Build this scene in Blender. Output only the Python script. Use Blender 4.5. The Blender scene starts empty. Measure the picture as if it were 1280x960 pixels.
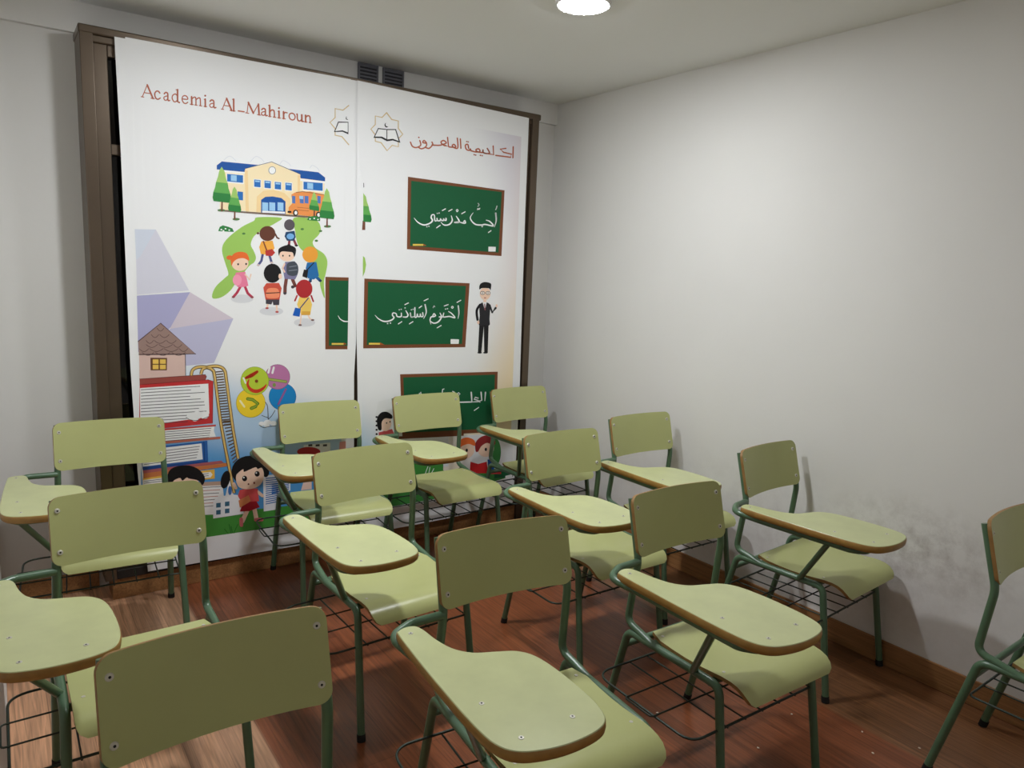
import bpy, bmesh, math, random
from mathutils import Vector, Matrix
from mathutils.geometry import tessellate_polygon
random.seed(7)
S = bpy.context.scene
C = S.collection
PI = math.pi

# ------------------------------------------------------------------ camera, world, exposure
FPX = 906.105
CAM = Vector((-2.8269, -3.5804, 1.4987)); YAW, PITCH, ROLL = 0.62459, 0.15397, 0.04114
fw = Vector((math.sin(YAW)*math.cos(PITCH), math.cos(YAW)*math.cos(PITCH), -math.sin(PITCH)))
r0 = fw.cross(Vector((0, 0, 1))).normalized(); u0 = r0.cross(fw)
rt = r0*math.cos(ROLL) + u0*math.sin(ROLL); up = -r0*math.sin(ROLL) + u0*math.cos(ROLL)
cd = bpy.data.cameras.new('camera'); cam = bpy.data.objects.new('camera', cd); C.objects.link(cam)
cd.sensor_width = 36; cd.lens = FPX/1280*36; cd.clip_start = 0.02
cam.matrix_world = Matrix(((rt.x, up.x, -fw.x, CAM.x), (rt.y, up.y, -fw.y, CAM.y), (rt.z, up.z, -fw.z, CAM.z), (0, 0, 0, 1)))
S.camera = cam
W = bpy.data.worlds.new('night'); S.world = W; W.use_nodes = True
W.node_tree.nodes['Background'].inputs[0].default_value = (0.004, 0.005, 0.008, 1)
W.node_tree.nodes['Background'].inputs[1].default_value = 1.0
S.view_settings.view_transform = 'Standard'; S.view_settings.look = 'None'
S.view_settings.exposure = 0.0; S.view_settings.gamma = 1.0; S.view_settings.use_curve_mapping = False
LAMP = [170.0, 285.0, 50.0]          # radiance of the round ceiling lamps (the last one, at the front, is an added weaker fill lamp, unseen)
LAMPS = [(-0.97, -1.36), (-1.92, -1.36), (-1.45, -4.25)]

# ------------------------------------------------------------------ materials
def lin(c):
    return tuple(((v/255)/12.92 if v/255 <= 0.04045 else (((v/255)+0.055)/1.055)**2.4) for v in c) + (1,)
MATS = {}
def mat(name, rgb, rough=0.5, metal=0.0, spec=0.5, noise=0.0, nscale=8.0, bump=0.0, bscale=60.0, rnd=0.0):
    if name in MATS: return MATS[name]
    m = bpy.data.materials.new(name); m.use_nodes = True; MATS[name] = m
    nt = m.node_tree; b = nt.nodes['Principled BSDF']
    b.inputs['Base Color'].default_value = lin(rgb); b.inputs['Roughness'].default_value = rough
    b.inputs['Metallic'].default_value = metal; b.inputs['Specular IOR Level'].default_value = spec
    tc = nt.nodes.new('ShaderNodeTexCoord')
    if noise:
        n = nt.nodes.new('ShaderNodeTexNoise'); n.inputs['Scale'].default_value = nscale; n.inputs['Detail'].default_value = 6
        nt.links.new(tc.outputs['Object'], n.inputs['Vector'])
        mx = nt.nodes.new('ShaderNodeMix'); mx.data_type = 'RGBA'; mx.blend_type = 'MULTIPLY'; mx.inputs[0].default_value = 1
        rp = nt.nodes.new('ShaderNodeValToRGB'); rp.color_ramp.elements[0].position = 0.3; rp.color_ramp.elements[1].position = 0.7
        k = 1-noise; rp.color_ramp.elements[0].color = (k, k, k, 1); rp.color_ramp.elements[1].color = (1, 1, 1, 1)
        nt.links.new(n.outputs['Fac'], rp.inputs[0]); mx.inputs[6].default_value = lin(rgb)
        nt.links.new(rp.outputs[0], mx.inputs[7]); nt.links.new(mx.outputs[2], b.inputs['Base Color'])
    if bump:
        n2 = nt.nodes.new('ShaderNodeTexNoise'); n2.inputs['Scale'].default_value = bscale; n2.inputs['Detail'].default_value = 5
        nt.links.new(tc.outputs['Object'], n2.inputs['Vector'])
        bp = nt.nodes.new('ShaderNodeBump'); bp.inputs['Strength'].default_value = bump; bp.inputs['Distance'].default_value = 0.004
        nt.links.new(n2.outputs['Fac'], bp.inputs['Height']); nt.links.new(bp.outputs[0], b.inputs['Normal'])
    return m

M_wall = mat('painted_plaster', (234, 232, 229), 0.75, spec=0.25, noise=0.04, nscale=1.6, bump=0.35, bscale=9)
M_ceil = mat('ceiling_paint', (240, 240, 238), 0.85, spec=0.15, noise=0.03, nscale=1.0)
M_lam = mat('green_laminate', (185, 188, 127), 0.3, spec=0.45, noise=0.05, nscale=7)
M_lamtop = mat('pale_green_laminate', (201, 205, 152), 0.28, spec=0.5, noise=0.11, nscale=14)
M_ply = mat('plywood_edge', (162, 122, 68), 0.5, noise=0.25, nscale=40)
M_edge = mat('varnished_wood_edge', (172, 130, 66), 0.4, noise=0.25, nscale=30)
M_tube = mat('green_enamel_steel', (84, 114, 86), 0.3, spec=0.6, noise=0.12, nscale=30)
M_wire = mat('dark_wire', (46, 58, 50), 0.4, metal=0.3)
M_rivet = mat('bright_rivet', (212, 208, 196), 0.35, metal=0.35)
M_black = mat('black_rubber', (18, 18, 18), 0.7)
M_bronze = mat('bronze_anodised_aluminium', (102, 88, 74), 0.3, metal=0.55, spec=0.5, noise=0.1, nscale=5)
M_glass = mat('night_glass', (10, 11, 16), 0.04, spec=0.5)
M_grille = mat('grey_grille', (116, 116, 124), 0.6)
M_hole = mat('dark_void', (58, 58, 64), 0.8)
M_white = mat('white_plastic', (235, 235, 235), 0.4)
M_crumb = mat('paper_crumb', (222, 205, 185), 0.8)
MG = M_glass.node_tree.nodes['Principled BSDF']
MG.inputs['Transmission Weight'].default_value = 0.85; MG.inputs['IOR'].default_value = 1.45

def wall_scuffed():
    m = M_wall.copy(); m.name = 'scuffed_plaster'; nt = m.node_tree; b = nt.nodes['Principled BSDF']
    src = b.inputs['Base Color'].links[0].from_socket
    tc = nt.nodes.new('ShaderNodeTexCoord')
    def blob(c, s):
        mp = nt.nodes.new('ShaderNodeMapping'); mp.vector_type = 'POINT'
        mp.inputs['Location'].default_value = [-c[i]/s[i] for i in range(3)]; mp.inputs['Scale'].default_value = [1/v for v in s]
        nt.links.new(tc.outputs['Object'], mp.inputs[0])
        g = nt.nodes.new('ShaderNodeTexGradient'); g.gradient_type = 'SPHERICAL'; nt.links.new(mp.outputs[0], g.inputs[0])
        return g.outputs['Fac']
    a1 = blob((.012, -2.35, .52), (1, .42, .22)); a2 = blob((.012, -1.75, .33), (1, 1.6, .42))
    ad = nt.nodes.new('ShaderNodeMath'); ad.operation = 'ADD'; nt.links.new(a1, ad.inputs[0])
    h = nt.nodes.new('ShaderNodeMath'); h.operation = 'MULTIPLY'; h.inputs[1].default_value = 0.45; nt.links.new(a2, h.inputs[0]); nt.links.new(h.outputs[0], ad.inputs[1])
    n = nt.nodes.new('ShaderNodeTexNoise'); n.inputs['Scale'].default_value = 14; n.inputs['Detail'].default_value = 9; n.inputs['Roughness'].default_value = .7
    nt.links.new(tc.outputs['Object'], n.inputs['Vector'])
    rp = nt.nodes.new('ShaderNodeValToRGB'); rp.color_ramp.elements[0].position = .42; rp.color_ramp.elements[1].position = .75
    nt.links.new(n.outputs['Fac'], rp.inputs[0])
    mu = nt.nodes.new('ShaderNodeMath'); mu.operation = 'MULTIPLY'; mu.use_clamp = True
    nt.links.new(ad.outputs[0], mu.inputs[0]); nt.links.new(rp.outputs[0], mu.inputs[1])
    mx = nt.nodes.new('ShaderNodeMix'); mx.data_type = 'RGBA'; mx.inputs[7].default_value = lin((184, 178, 172))
    nt.links.new(mu.outputs[0], mx.inputs[0]); nt.links.new(src, mx.inputs[6]); nt.links.new(mx.outputs[2], b.inputs['Base Color'])
    return m
M_scuff = wall_scuffed()

def floor_material(name, two_tone, c_red=(142, 82, 52), c_pale=(214, 166, 132), rough=0.3):
    m = bpy.data.materials.new(name); m.use_nodes = True; nt = m.node_tree; b = nt.nodes['Principled BSDF']; L = nt.links
    tc = nt.nodes.new('ShaderNodeTexCoord')
    mp = nt.nodes.new('ShaderNodeMapping'); mp.inputs['Rotation'].default_value = (0, 0, PI/2); mp.inputs['Location'].default_value = (0.3, 0.0, 0)
    L.new(tc.outputs['Object'], mp.inputs[0])
    br = nt.nodes.new('ShaderNodeTexBrick'); br.inputs['Scale'].default_value = 1.0; br.inputs['Brick Width'].default_value = 1.25
    br.inputs['Row Height'].default_value = 0.11; br.inputs['Mortar Size'].default_value = 0.0012; br.inputs['Mortar Smooth'].default_value = .3
    br.offset = 0.37; br.inputs['Color1'].default_value = (0.74, .74, .74, 1); br.inputs['Color2'].default_value = (1.18, 1.15, 1.12, 1); br.inputs['Mortar'].default_value = (.55, .5, .48, 1)
    L.new(mp.outputs[0], br.inputs[0])
    gm = nt.nodes.new('ShaderNodeMapping'); gm.inputs['Scale'].default_value = (38, 1.6, 38); L.new(tc.outputs['Object'], gm.inputs[0])
    gn = nt.nodes.new('ShaderNodeTexNoise'); gn.inputs['Scale'].default_value = 2.2; gn.inputs['Detail'].default_value = 8; gn.inputs['Distortion'].default_value = 1.2
    L.new(gm.outputs[0], gn.inputs['Vector'])
    rp = nt.nodes.new('ShaderNodeValToRGB'); rp.color_ramp.elements[0].position = .3; rp.color_ramp.elements[1].position = .72
    rp.color_ramp.elements[0].color = (.58, .56, .54, 1); rp.color_ramp.elements[1].color = (1.18, 1.16, 1.13, 1); L.new(gn.outputs['Fac'], rp.inputs[0])
    sx = nt.nodes.new('ShaderNodeSeparateXYZ'); L.new(tc.outputs['Object'], sx.inputs[0])
    mr = nt.nodes.new('ShaderNodeMapRange'); mr.inputs[1].default_value = -2.206; mr.inputs[2].default_value = -2.194; L.new(sx.outputs[0], mr.inputs[0])
    mx = nt.nodes.new('ShaderNodeMix'); mx.data_type = 'RGBA'; mx.inputs[6].default_value = lin(c_pale); mx.inputs[7].default_value = lin(c_red)
    if two_tone: L.new(mr.outputs[0], mx.inputs[0])
    else: mx.inputs[0].default_value = 1
    mr2 = nt.nodes.new('ShaderNodeMapRange'); mr2.inputs[1].default_value = -.48; mr2.inputs[2].default_value = -.468; L.new(sx.outputs[0], mr2.inputs[0])
    mx2 = nt.nodes.new('ShaderNodeMix'); mx2.data_type = 'RGBA'; mx2.inputs[7].default_value = lin((142, 98, 66)); L.new(mx.outputs[2], mx2.inputs[6])
    if two_tone: L.new(mr2.outputs[0], mx2.inputs[0])
    else: mx2.inputs[0].default_value = 0
    def mul(a, bb):
        q = nt.nodes.new('ShaderNodeMix'); q.data_type = 'RGBA'; q.blend_type = 'MULTIPLY'; q.inputs[0].default_value = 1
        L.new(a, q.inputs[6]); L.new(bb, q.inputs[7]); return q.outputs[2]
    col = mul(mx2.outputs[2], rp.outputs[0])
    if two_tone: col = mul(col, br.outputs['Color'])
    L.new(col, b.inputs['Base Color']); b.inputs['Roughness'].default_value = rough; b.inputs['Specular IOR Level'].default_value = .5
    bp = nt.nodes.new('ShaderNodeBump'); bp.inputs['Strength'].default_value = .12; bp.inputs['Distance'].default_value = .002
    L.new(gn.outputs['Fac'], bp.inputs['Height']); L.new(bp.outputs[0], b.inputs['Normal'])
    return m
M_floor = floor_material('laminate_planks', True)
M_base = floor_material('wooden_skirting', False, c_red=(166, 120, 76), rough=.45)

# ------------------------------------------------------------------ mesh helpers
def mesh_obj(name, bm, mats, parent=None, smooth=None):
    me = bpy.data.meshes.new(name)
    bmesh.ops.recalc_face_normals(bm, faces=bm.faces) if smooth != 'keep' else None
    bm.to_mesh(me); bm.free()
    for m in (mats if isinstance(mats, (list, tuple)) else [mats]): me.materials.append(m)
    o = bpy.data.objects.new(name, me); C.objects.link(o)
    if parent: o.parent = parent
    if smooth and smooth != 'keep':
        for p in me.polygons: p.use_smooth = True
        me.set_sharp_from_angle(angle=math.radians(smooth))
    return o
def tag(o, label=None, cat=None, group=None, kind=None):
    if label: o['label'] = label
    if cat: o['category'] = cat
    if group: o['group'] = group
    if kind: o['kind'] = kind
    return o
def empty(name, loc, rz=0):
    o = bpy.data.objects.new(name, None); C.objects.link(o); o.location = loc; o.rotation_euler = (0, 0, rz); o.empty_display_size = .1
    return o
def box(bm, a, b, bevel=0.0, mi=0):
    vs = [bm.verts.new((x, y, z)) for x in (a[0], b[0]) for y in (a[1], b[1]) for z in (a[2], b[2])]
    q = [(0, 1, 3, 2), (4, 6, 7, 5), (0, 4, 5, 1), (2, 3, 7, 6), (0, 2, 6, 4), (1, 5, 7, 3)]
    fs = [bm.faces.new([vs[i] for i in f]) for f in q]
    for f in fs: f.material_index = mi
    if bevel:
        es = {e for f in fs for e in f.edges}
        bmesh.ops.bevel(bm, geom=list(es), offset=bevel, segments=2, affect='EDGES', profile=.5)
def fillet(pts, rad, seg=7):
    pts = [Vector(p) for p in pts]; out = [pts[0]]
    for i in range(1, len(pts)-1):
        r = rad[i-1] if isinstance(rad, (list, tuple)) else rad
        a = (pts[i-1]-pts[i]); b = (pts[i+1]-pts[i]); la, lb = a.length, b.length; a.normalize(); b.normalize()
        ang = a.angle(b)
        if ang > PI-0.02: out.append(pts[i]); continue
        d = min(r/math.tan(ang/2), la*.48, lb*.48); p0 = pts[i]+a*d; p1 = pts[i]+b*d
        for k in range(seg+1):
            t = k/seg; out.append(p0*(1-t)**2 + pts[i]*2*t*(1-t) + p1*t*t)
    out.append(pts[-1]); return out
def tube(bm, pts, r, n=10, cap=True, mi=0):
    pts = [Vector(p) for p in pts]; rings = []; prev = None
    for i, p in enumerate(pts):
        t = (pts[min(i+1, len(pts)-1)]-pts[max(i-1, 0)]).normalized()
        if prev is None:
            a = Vector((1, 0, 0)) if abs(t.x) < .8 else Vector((0, 1, 0)); u = t.cross(a).normalized()
        else:
            u = (prev - t*prev.dot(t)).normalized()
        prev = u; v = t.cross(u)
        rings.append([bm.verts.new(p + u*math.cos(2*PI*k/n)*r + v*math.sin(2*PI*k/n)*r) for k in range(n)])
    for A, B in zip(rings, rings[1:]):
        for k in range(n): bm.faces.new((A[k], A[(k+1) % n], B[(k+1) % n], B[k])).material_index = mi
    if cap:
        bm.faces.new(rings[0][::-1]).material_index = mi; bm.faces.new(rings[-1]).material_index = mi
def disc(bm, c, n, r, h, seg=14, mi=0, r2=None):
    n = Vector(n).normalized(); c = Vector(c); a = Vector((1, 0, 0)) if abs(n.x) < .8 else Vector((0, 1, 0)); u = n.cross(a).normalized(); v = n.cross(u)
    r2 = r if r2 is None else r2
    A = [bm.verts.new(c+u*math.cos(2*PI*k/seg)*r+v*math.sin(2*PI*k/seg)*r) for k in range(seg)]
    B = [bm.verts.new(c+n*h+u*math.cos(2*PI*k/seg)*r2+v*math.sin(2*PI*k/seg)*r2) for k in range(seg)]
    for k in range(seg): bm.faces.new((A[k], A[(k+1) % seg], B[(k+1) % seg], B[k])).material_index = mi
    bm.faces.new(A[::-1]).material_index = mi; bm.faces.new(B).material_index = mi
def structure(name, boxes, m, bevel=0, smooth=None):
    bm = bmesh.new()
    for a, b in boxes: box(bm, a, b, bevel)
    return tag(mesh_obj(name, bm, m, smooth=smooth), kind='structure')

# ------------------------------------------------------------------ the room
H = 2.5; XL = -2.86; YP = -1.3; XW = -3.75; YR = -4.9; FY = -0.165; ZF = 2.381
structure('floor', [((XW, YR, -.1), (.1, .35, 0))], M_floor)
structure('ceiling', [((XW, YR, H), (.1, .35, H+.1))], M_ceil)
structure('wall_right', [((.012, YR, 0), (.14, .35, H))], M_scuff)
structure('wall_window', [((XL-.12, .025, 0), (-2.45, .25, ZF)), ((-.29, .025, 0), (.012, .25, ZF)), ((XL-.12, .0, ZF), (.012, .25, H))], M_wall)
structure('wall_left', [((XL-.2, YP, 0), (XL, .2, H))], M_wall)
structure('wall_recess', [((XW, YP, 0), (XL-.2, YP+.15, H))], M_wall)
structure('wall_side', [((XW-.12, YR, 0), (XW, YP+.15, H))], M_wall)
structure('wall_rear', [((XW, YR-.12, 0), (0, YR, H))], M_wall)
structure('baseboard_right', [((.002, YR, 0), (.0115, .024, .099))], M_base, .003)
structure('baseboard_left', [((XL+.0005, .012, 0), (-2.5, .0245, .09))], M_base, .003)
structure('baseboard_corner', [((-.245, .012, 0), (.001, .0245, .09))], M_base, .003)
structure('trim_1', [((-2.466, -.150, 0), (-.296, -.02, .0935))], M_base, .003)

# aluminium window frame standing in front of the opening
wf = empty('window_1', (-1.37, FY, 0)); tag(wf, kind='structure')
def wpart(name, boxes, m, bevel=.003):
    bm = bmesh.new()
    for a, b in boxes: box(bm, a, b, bevel)
    o = mesh_obj(name, bm, m); o.parent = wf; o.matrix_parent_inverse = Matrix.Translation((1.37, -FY, 0)); return o
XA, XB = -2.494, -.2485
wpart('jamb', [((XA, FY, .0938), (XA+.046, .03, ZF-.03))], M_bronze)
wpart('jamb', [((XB-.046, FY, 0), (XB, .03, ZF-.03))], M_bronze)
wpart('head_rail', [((XA-.004, FY, ZF-.034), (XB+.012, .03, ZF-.001)), ((XA+.04, FY+.012, ZF-.062), (XB-.04, .03, ZF-.03))], M_bronze, .006)
wpart('bottom_rail', [((XA+.046, FY+.006, .094), (XB-.046, -.06, .135))], mat('shade_darkened_rail', (34, 29, 26), .6))  # shade of the recess under the posters put into the rail's near-black colour
gx = [(XA+.046, -1.40), (-1.34, XB-.046)]
for a, b in gx:
    wpart('sash_frame', [((a, FY+.02, .135), (a+.05, -.08, ZF-.06)), ((b-.05, FY+.02, .135), (b, -.08, ZF-.06)), ((a+.05, FY+.02, ZF-.105), (b-.05, -.08, ZF-.06)),
                         ((a+.05, FY+.02, 1.90), (b-.05, -.08, 1.942)), ((a+.05, FY+.02, .135), (b-.05, -.08, .20))], M_bronze)
    wpart('glass_pane', [((a+.048, -.112, 1.94), (b-.048, -.104, ZF-.1))], M_glass, 0)
    wpart('glass_pane', [((a+.048, -.112, .19), (b-.048, -.104, 1.905))], M_glass, 0)
wpart('mullion', [((-1.40, FY+.01, .135), (-1.34, -.05, ZF-.06))], M_bronze)

# ------------------------------------------------------------------ round ceiling lamps
def emit_mat(k):
    m = bpy.data.materials.new('lamp_diffuser'); m.use_nodes = True
    nt = m.node_tree; nt.nodes.remove(nt.nodes['Principled BSDF']); em = nt.nodes.new('ShaderNodeEmission')
    em.inputs[0].default_value = (.965, 1.0, 1.03, 1); em.inputs[1].default_value = k
    nt.links.new(em.outputs[0], nt.nodes['Material Output'].inputs[0]); return m
for i, (x, y) in enumerate(LAMPS):
    t = tag(empty('ceiling_light', (x, y, H)), ['round flush ceiling lamp, lit, nearer the bare right wall', 'round flush ceiling lamp, lit, nearer the left wall', 'added round flush fill lamp, lit, behind the camera at the front of the room'][i], 'ceiling light', 'ceiling lights')
    bm = bmesh.new(); ring = [(.086, -.004), (.088, -.012), (.097, -.014), (.104, -.009), (.106, 0)]
    vs = [[bm.verts.new((r*math.cos(2*PI*k/40), r*math.sin(2*PI*k/40), z)) for k in range(40)] for r, z in ring]
    for A, B in zip(vs, vs[1:]):
        for k in range(40): bm.faces.new((A[k], A[(k+1) % 40], B[(k+1) % 40], B[k]))
    mesh_obj('trim_ring', bm, M_white, t, 40)
    bm = bmesh.new(); dome = [(.088, -.002), (.088, -.012), (.085, -.0155), (.078, -.018), (.055, -.019), (.03, -.0195)]
    vs = [[bm.verts.new((r*math.cos(2*PI*k/40), r*math.sin(2*PI*k/40), z)) for k in range(40)] for r, z in dome]
    for A, B in zip(vs, vs[1:]):
        for k in range(40): bm.faces.new((A[k], A[(k+1) % 40], B[(k+1) % 40], B[k]))
    bm.faces.new(vs[-1])
    bm.faces.new(vs[0][::-1])
    mesh_obj('diffuser', bm, emit_mat(LAMP[i]), t)

# small ventilation grilles in the strip of wall above the frame
for i, (x0, x1) in enumerate([(-1.275, -1.167), (-1.140, -1.023)]):
    t = tag(empty('ventilation_grille', ((x0+x1)/2, 0, 2.44)), ['small grey wall vent above the window frame, the left of two', 'small grey wall vent above the window frame, the right of two'][i], 'vent', 'vents above the window frame')
    w = (x1-x0)/2
    bm = bmesh.new(); box(bm, (-w, -.004, -.058), (w, -.0005, .057)); mesh_obj('backing', bm, M_hole, t)
    bm = bmesh.new()
    for a, b in [((-w, -.012, -.058), (-w+.008, -.004, .057)), ((w-.008, -.012, -.058), (w, -.004, .057)), ((-w+.008, -.012, -.058), (w-.008, -.004, -.050)), ((-w+.008, -.012, .050), (w-.008, -.004, .057))]: box(bm, a, b)
    mesh_obj('frame', bm, M_grille, t)
    bm = bmesh.new()
    for k in range(6): box(bm, (-w+.008, -.011, -.044+.017*k), (w-.008, -.004, -.037+.017*k))
    mesh_obj('louvre', bm, M_grille, t)

# ------------------------------------------------------------------ tablet-arm chair
ZT = .6658
OUT = [(.345, .078), (.339, .062), (.325, .054), (.308, .052), (.293, .059), (.284, .083), (.276, .135), (.260, .186), (.228, .222), (.182, .240), (.137, .259), (.110, .297), (.098, .365), (.095, .455), (.100, .515), (.115, .552), (.150, .571), (.21, .578), (.268, .571), (.312, .553), (.336, .517), (.345, .45), (.348, .33), (.348, .20)]
def smooth_closed(P, n=4):
    out = []; N = len(P)
    for i in range(N):
        p0, p1, p2, p3 = [Vector(P[(i+k) % N]) for k in (-1, 0, 1, 2)]
        for k in range(n):
            t = k/n
            out.append(.5*((2*p1)+(p2-p0)*t+(2*p0-5*p1+4*p2-p3)*t*t+(3*p1-p0-3*p2+p3)*t**3))
    return out
def loop_shell(bm, loops, mats_):
    V = [[bm.verts.new(p) for p in L] for L in loops]
    for (A, B, mi) in zip(V, V[1:], mats_):
        n = len(A)
        for k in range(n): bm.faces.new((A[k], A[(k+1) % n], B[(k+1) % n], B[k])).material_index = mi
    return V
def make_tablet():
    bm = bmesh.new(); P = smooth_closed(OUT); N = len(P)
    def off(d, z):
        L = []
        for i in range(N):
            t = (P[(i+1) % N]-P[i-1]).normalized(); nrm = Vector((t.y, -t.x)); q = P[i]+nrm*d*SG; L.append((q.x, q.y, z))
        return L
    area = sum(P[i].x*P[(i+1) % N].y-P[(i+1) % N].x*P[i].y for i in range(N)); SG = 1 if area > 0 else -1
    V = loop_shell(bm, [off(-.0015, ZT), off(.0002, ZT-.0016), off(.0018, ZT-.007), off(.0022, ZT-.013), off(.001, ZT-.021), off(-.004, ZT-.026)], [0, 1, 1, 1, 1])
    bm.faces.new(V[0]).material_index = 0; bm.faces.new(V[-1][::-1]).material_index = 1
    return bm
def panel(cols, fmap, nmap, th, mi_edge=1):
    """columns of (u, v0, v1): a bent plate with thickness th; fmap(u,v) front point, nmap(u,v) normal"""
    bm = bmesh.new(); K = 7; front = []; back = []
    for u, v0, v1 in cols:
        front.append([bm.verts.new(fmap(u, v0+(v1-v0)*k/(K-1))) for k in range(K)])
        back.append([bm.verts.new(fmap(u, v0+(v1-v0)*k/(K-1))-nmap(u, v0+(v1-v0)*k/(K-1))*th) for k in range(K)])
    for G in (front, back):
        for a, b in zip(G, G[1:]):
            for k in range(K-1): bm.faces.new((a[k], b[k], b[k+1], a[k+1]))
    def rim(G): return [c[0] for c in G] + G[-1][1:-1] + [c[-1] for c in G[::-1]] + G[0][1:-1][::-1]
    A, B = rim(front), rim(back); n = len(A)
    for k in range(n): bm.faces.new((A[k], A[(k+1) % n], B[(k+1) % n], B[k])).material_index = mi_edge
    return bm
def rounded_cols(w, lo, hi, r, n=20):
    us = []
    for k in range(8): us.append(-w + r*(1-math.cos(k/7*PI/2)))
    us += [-w+r+(2*w-2*r)*k/n for k in range(1, n)]
    us += [-u for u in us[:8]][::-1]
    cols = []
    for u in us:
        d = max(0, abs(u)-(w-r)); e = r-math.sqrt(max(0, r*r-d*d)); cols.append((u, lo+e, hi-e))
    return cols
BW = .1974
def backpt(u, v):           # v runs 0 (bottom) .. 1 (top)
    return Vector((u, -.0472*v - .024*(1-(u/BW)**2), .6539+.1827*v))
def backn(u, v):
    n = Vector((0, .1827, .0472)).normalized(); n.x = -2*.024*u/BW**2; return n.normalized()
SEATP = [(.052, .437), (.10, .4335), (.15, .430), (.20, .4285), (.25, .4300), (.29, .4335), (.33, .4375), (.36, .4375), (.382, .4340), (.400, .4265), (.414, .415), (.423, .403), (.427, .392)]
def make_seat():
    bm = bmesh.new(); top = []; bot = []; N = len(SEATP); K = 13
    for i, (y, z) in enumerate(SEATP):
        a = Vector(SEATP[max(i-1, 0)]); b = Vector(SEATP[min(i+1, N-1)]); t = (b-a).normalized(); nr = Vector((t.y, -t.x))*(-1)
        w = .1885
        if i == 0: w = .172
        if i >= N-3: w = (.186, .180, .165)[i-(N-3)]
        rt_, rb_ = [], []
        for k in range(K):
            x = -w+2*w*k/(K-1)
            dip = -.006*(1-(x/.19)**2)*max(0, 1-abs(y-.18)/.16)
            rt_.append(bm.verts.new((x, y, z+dip))); rb_.append(bm.verts.new((x, y-nr.x*.011, z+dip-nr.y*.011)))
        top.append(rt_); bot.append(rb_)
    for G in (top, bot):
        for a, b in zip(G, G[1:]):
            for k in range(K-1): bm.faces.new((a[k], a[k+1], b[k+1], b[k])).material_index = 0
    def rim(G): return G[0][:] + [r[-1] for r in G[1:-1]] + G[-1][::-1] + [r[0] for r in G[1:-1]][::-1]
    A, B = rim(top), rim(bot)
    for k in range(len(A)): bm.faces.new((A[k], A[(k+1) % len(A)], B[(k+1) % len(A)], B[k])).material_index = 1
    return bm
R = .0122
def rcols_back():
    cols = []
    for u, lo, hi in rounded_cols(BW, 0, .1887, .028): cols.append((u, lo/.1887, hi/.1887))
    return cols
def rivet(parent, p, n, r=.0082):
    bm = bmesh.new(); disc(bm, Vector(p)-Vector(n)*.001, n, r, .0032, 16, 0, r*.72); disc(bm, Vector(p)+Vector(n)*.0015, n, r*.3, .0012, 10, 1)
    mesh_obj('rivet', bm, [M_rivet, M_black], parent, 30)
chair = empty('tablet_arm_chair', (0, 0, 0))
seat = mesh_obj('seat', make_seat(), [M_lam, M_ply], chair, 40)
for sx in (-1, 1):
    for y, z in ((.085, .4345), (.315, .4360)):
        bm = bmesh.new(); disc(bm, (sx*.163, y, z-.0015), (0, 0, 1), .0055, .0025, 12, 0, .0045); mesh_obj('screw', bm, M_rivet, seat)
back = mesh_obj('backrest', panel(rcols_back(), backpt, backn, .0105), [M_lam, M_ply], chair, 40)
for sx in (-1, 1):
    for v in (.2, .8): rivet(back, backpt(sx*.178, v), backn(sx*.178, v))
tab = mesh_obj('writing_tablet', make_tablet(), [M_lamtop, M_edge], chair, 40)
for x, y in ((.318, .085), (.300, .40), (.285, .525), (.165, .515)):
    bm = bmesh.new(); disc(bm, (x, y, ZT-.0008), (0, 0, 1), .0062, .0018, 14, 0, .0052); disc(bm, (x, y, ZT+.0007), (0, 0, 1), .002, .0006, 8, 1); mesh_obj('screw', bm, [M_rivet, M_black], tab, 30)
for sx in (-1, 1):
    rear = fillet([(sx*.211, -.119, .006), (sx*.203, -.020, .4155), (sx*.203, .045, .4155)], .05)
    fr = fillet([(sx*.203, .275, .4155), (sx*.203, .335, .4155), (sx*.216, .397, .006)], .05)
    for path in (rear, fr[::-1]):
        bm = bmesh.new(); tube(bm, path, R, 12); lg = mesh_obj('leg', bm, M_tube, chair, 50)
        f, d = path[0], (path[1]-path[0]).normalized()
        bm = bmesh.new(); tube(bm, [Vector((f.x, f.y, 0)), Vector((f.x, f.y, .0))+d*.024], R+.0016, 12); mesh_obj('foot_cap', bm, M_black, lg, 50)
    bm = bmesh.new(); tube(bm, [rear[-1], fr[0]], R, 12); mesh_obj('seat_rail', bm, M_tube, chair, 50)
    bm = bmesh.new(); tube(bm, fillet([(sx*.203, .085, .4165), (sx*.200, .03, .4285), (sx*.196, -.034, .440), (sx*.189, -.0125, .64), (sx*.184, -.0640, .825)], [.1, .05, .12]), .0115, 12)
    mesh_obj('back_post', bm, M_tube, chair, 50)
bm = bmesh.new(); tube(bm, [(-.205, -.030, .366), (.205, -.030, .366)], .0105, 10); mesh_obj('crossbar', bm, M_tube, chair, 50)
bm = bmesh.new(); tube(bm, [(-.203, .300, .4090), (.203, .300, .4090)], .0105, 10); mesh_obj('crossbar', bm, M_tube, chair, 50)
bm = bmesh.new(); box(bm, (-.2, .075, .409), (.2, .105, .4238)); mesh_obj('seat_support', bm, M_tube, chair)
bm = bmesh.new()
tube(bm, fillet([(.190, -.012, .640), (.285, .004, .645), (.350, .040, .642), (.322, .14, .6285), (.320, .47, .6285), (.290, .505, .6285), (.16, .507, .6285)], [.05, .045, .08, .04, .03]), .0112, 12)
mesh_obj('tablet_arm', bm, M_tube, chair, 50)
bm = bmesh.new(); tube(bm, [(.206, .245, .418), (.322, .393, .626)], .0105, 12); mesh_obj('brace', bm, M_tube, chair, 50)
bm = bmesh.new(); zb = .30
loop = fillet([(-.214, .352, zb), (.318, .352, zb), (.318, -.030, zb), (-.208, -.030, zb)], [.05, .06], 8)
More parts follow.
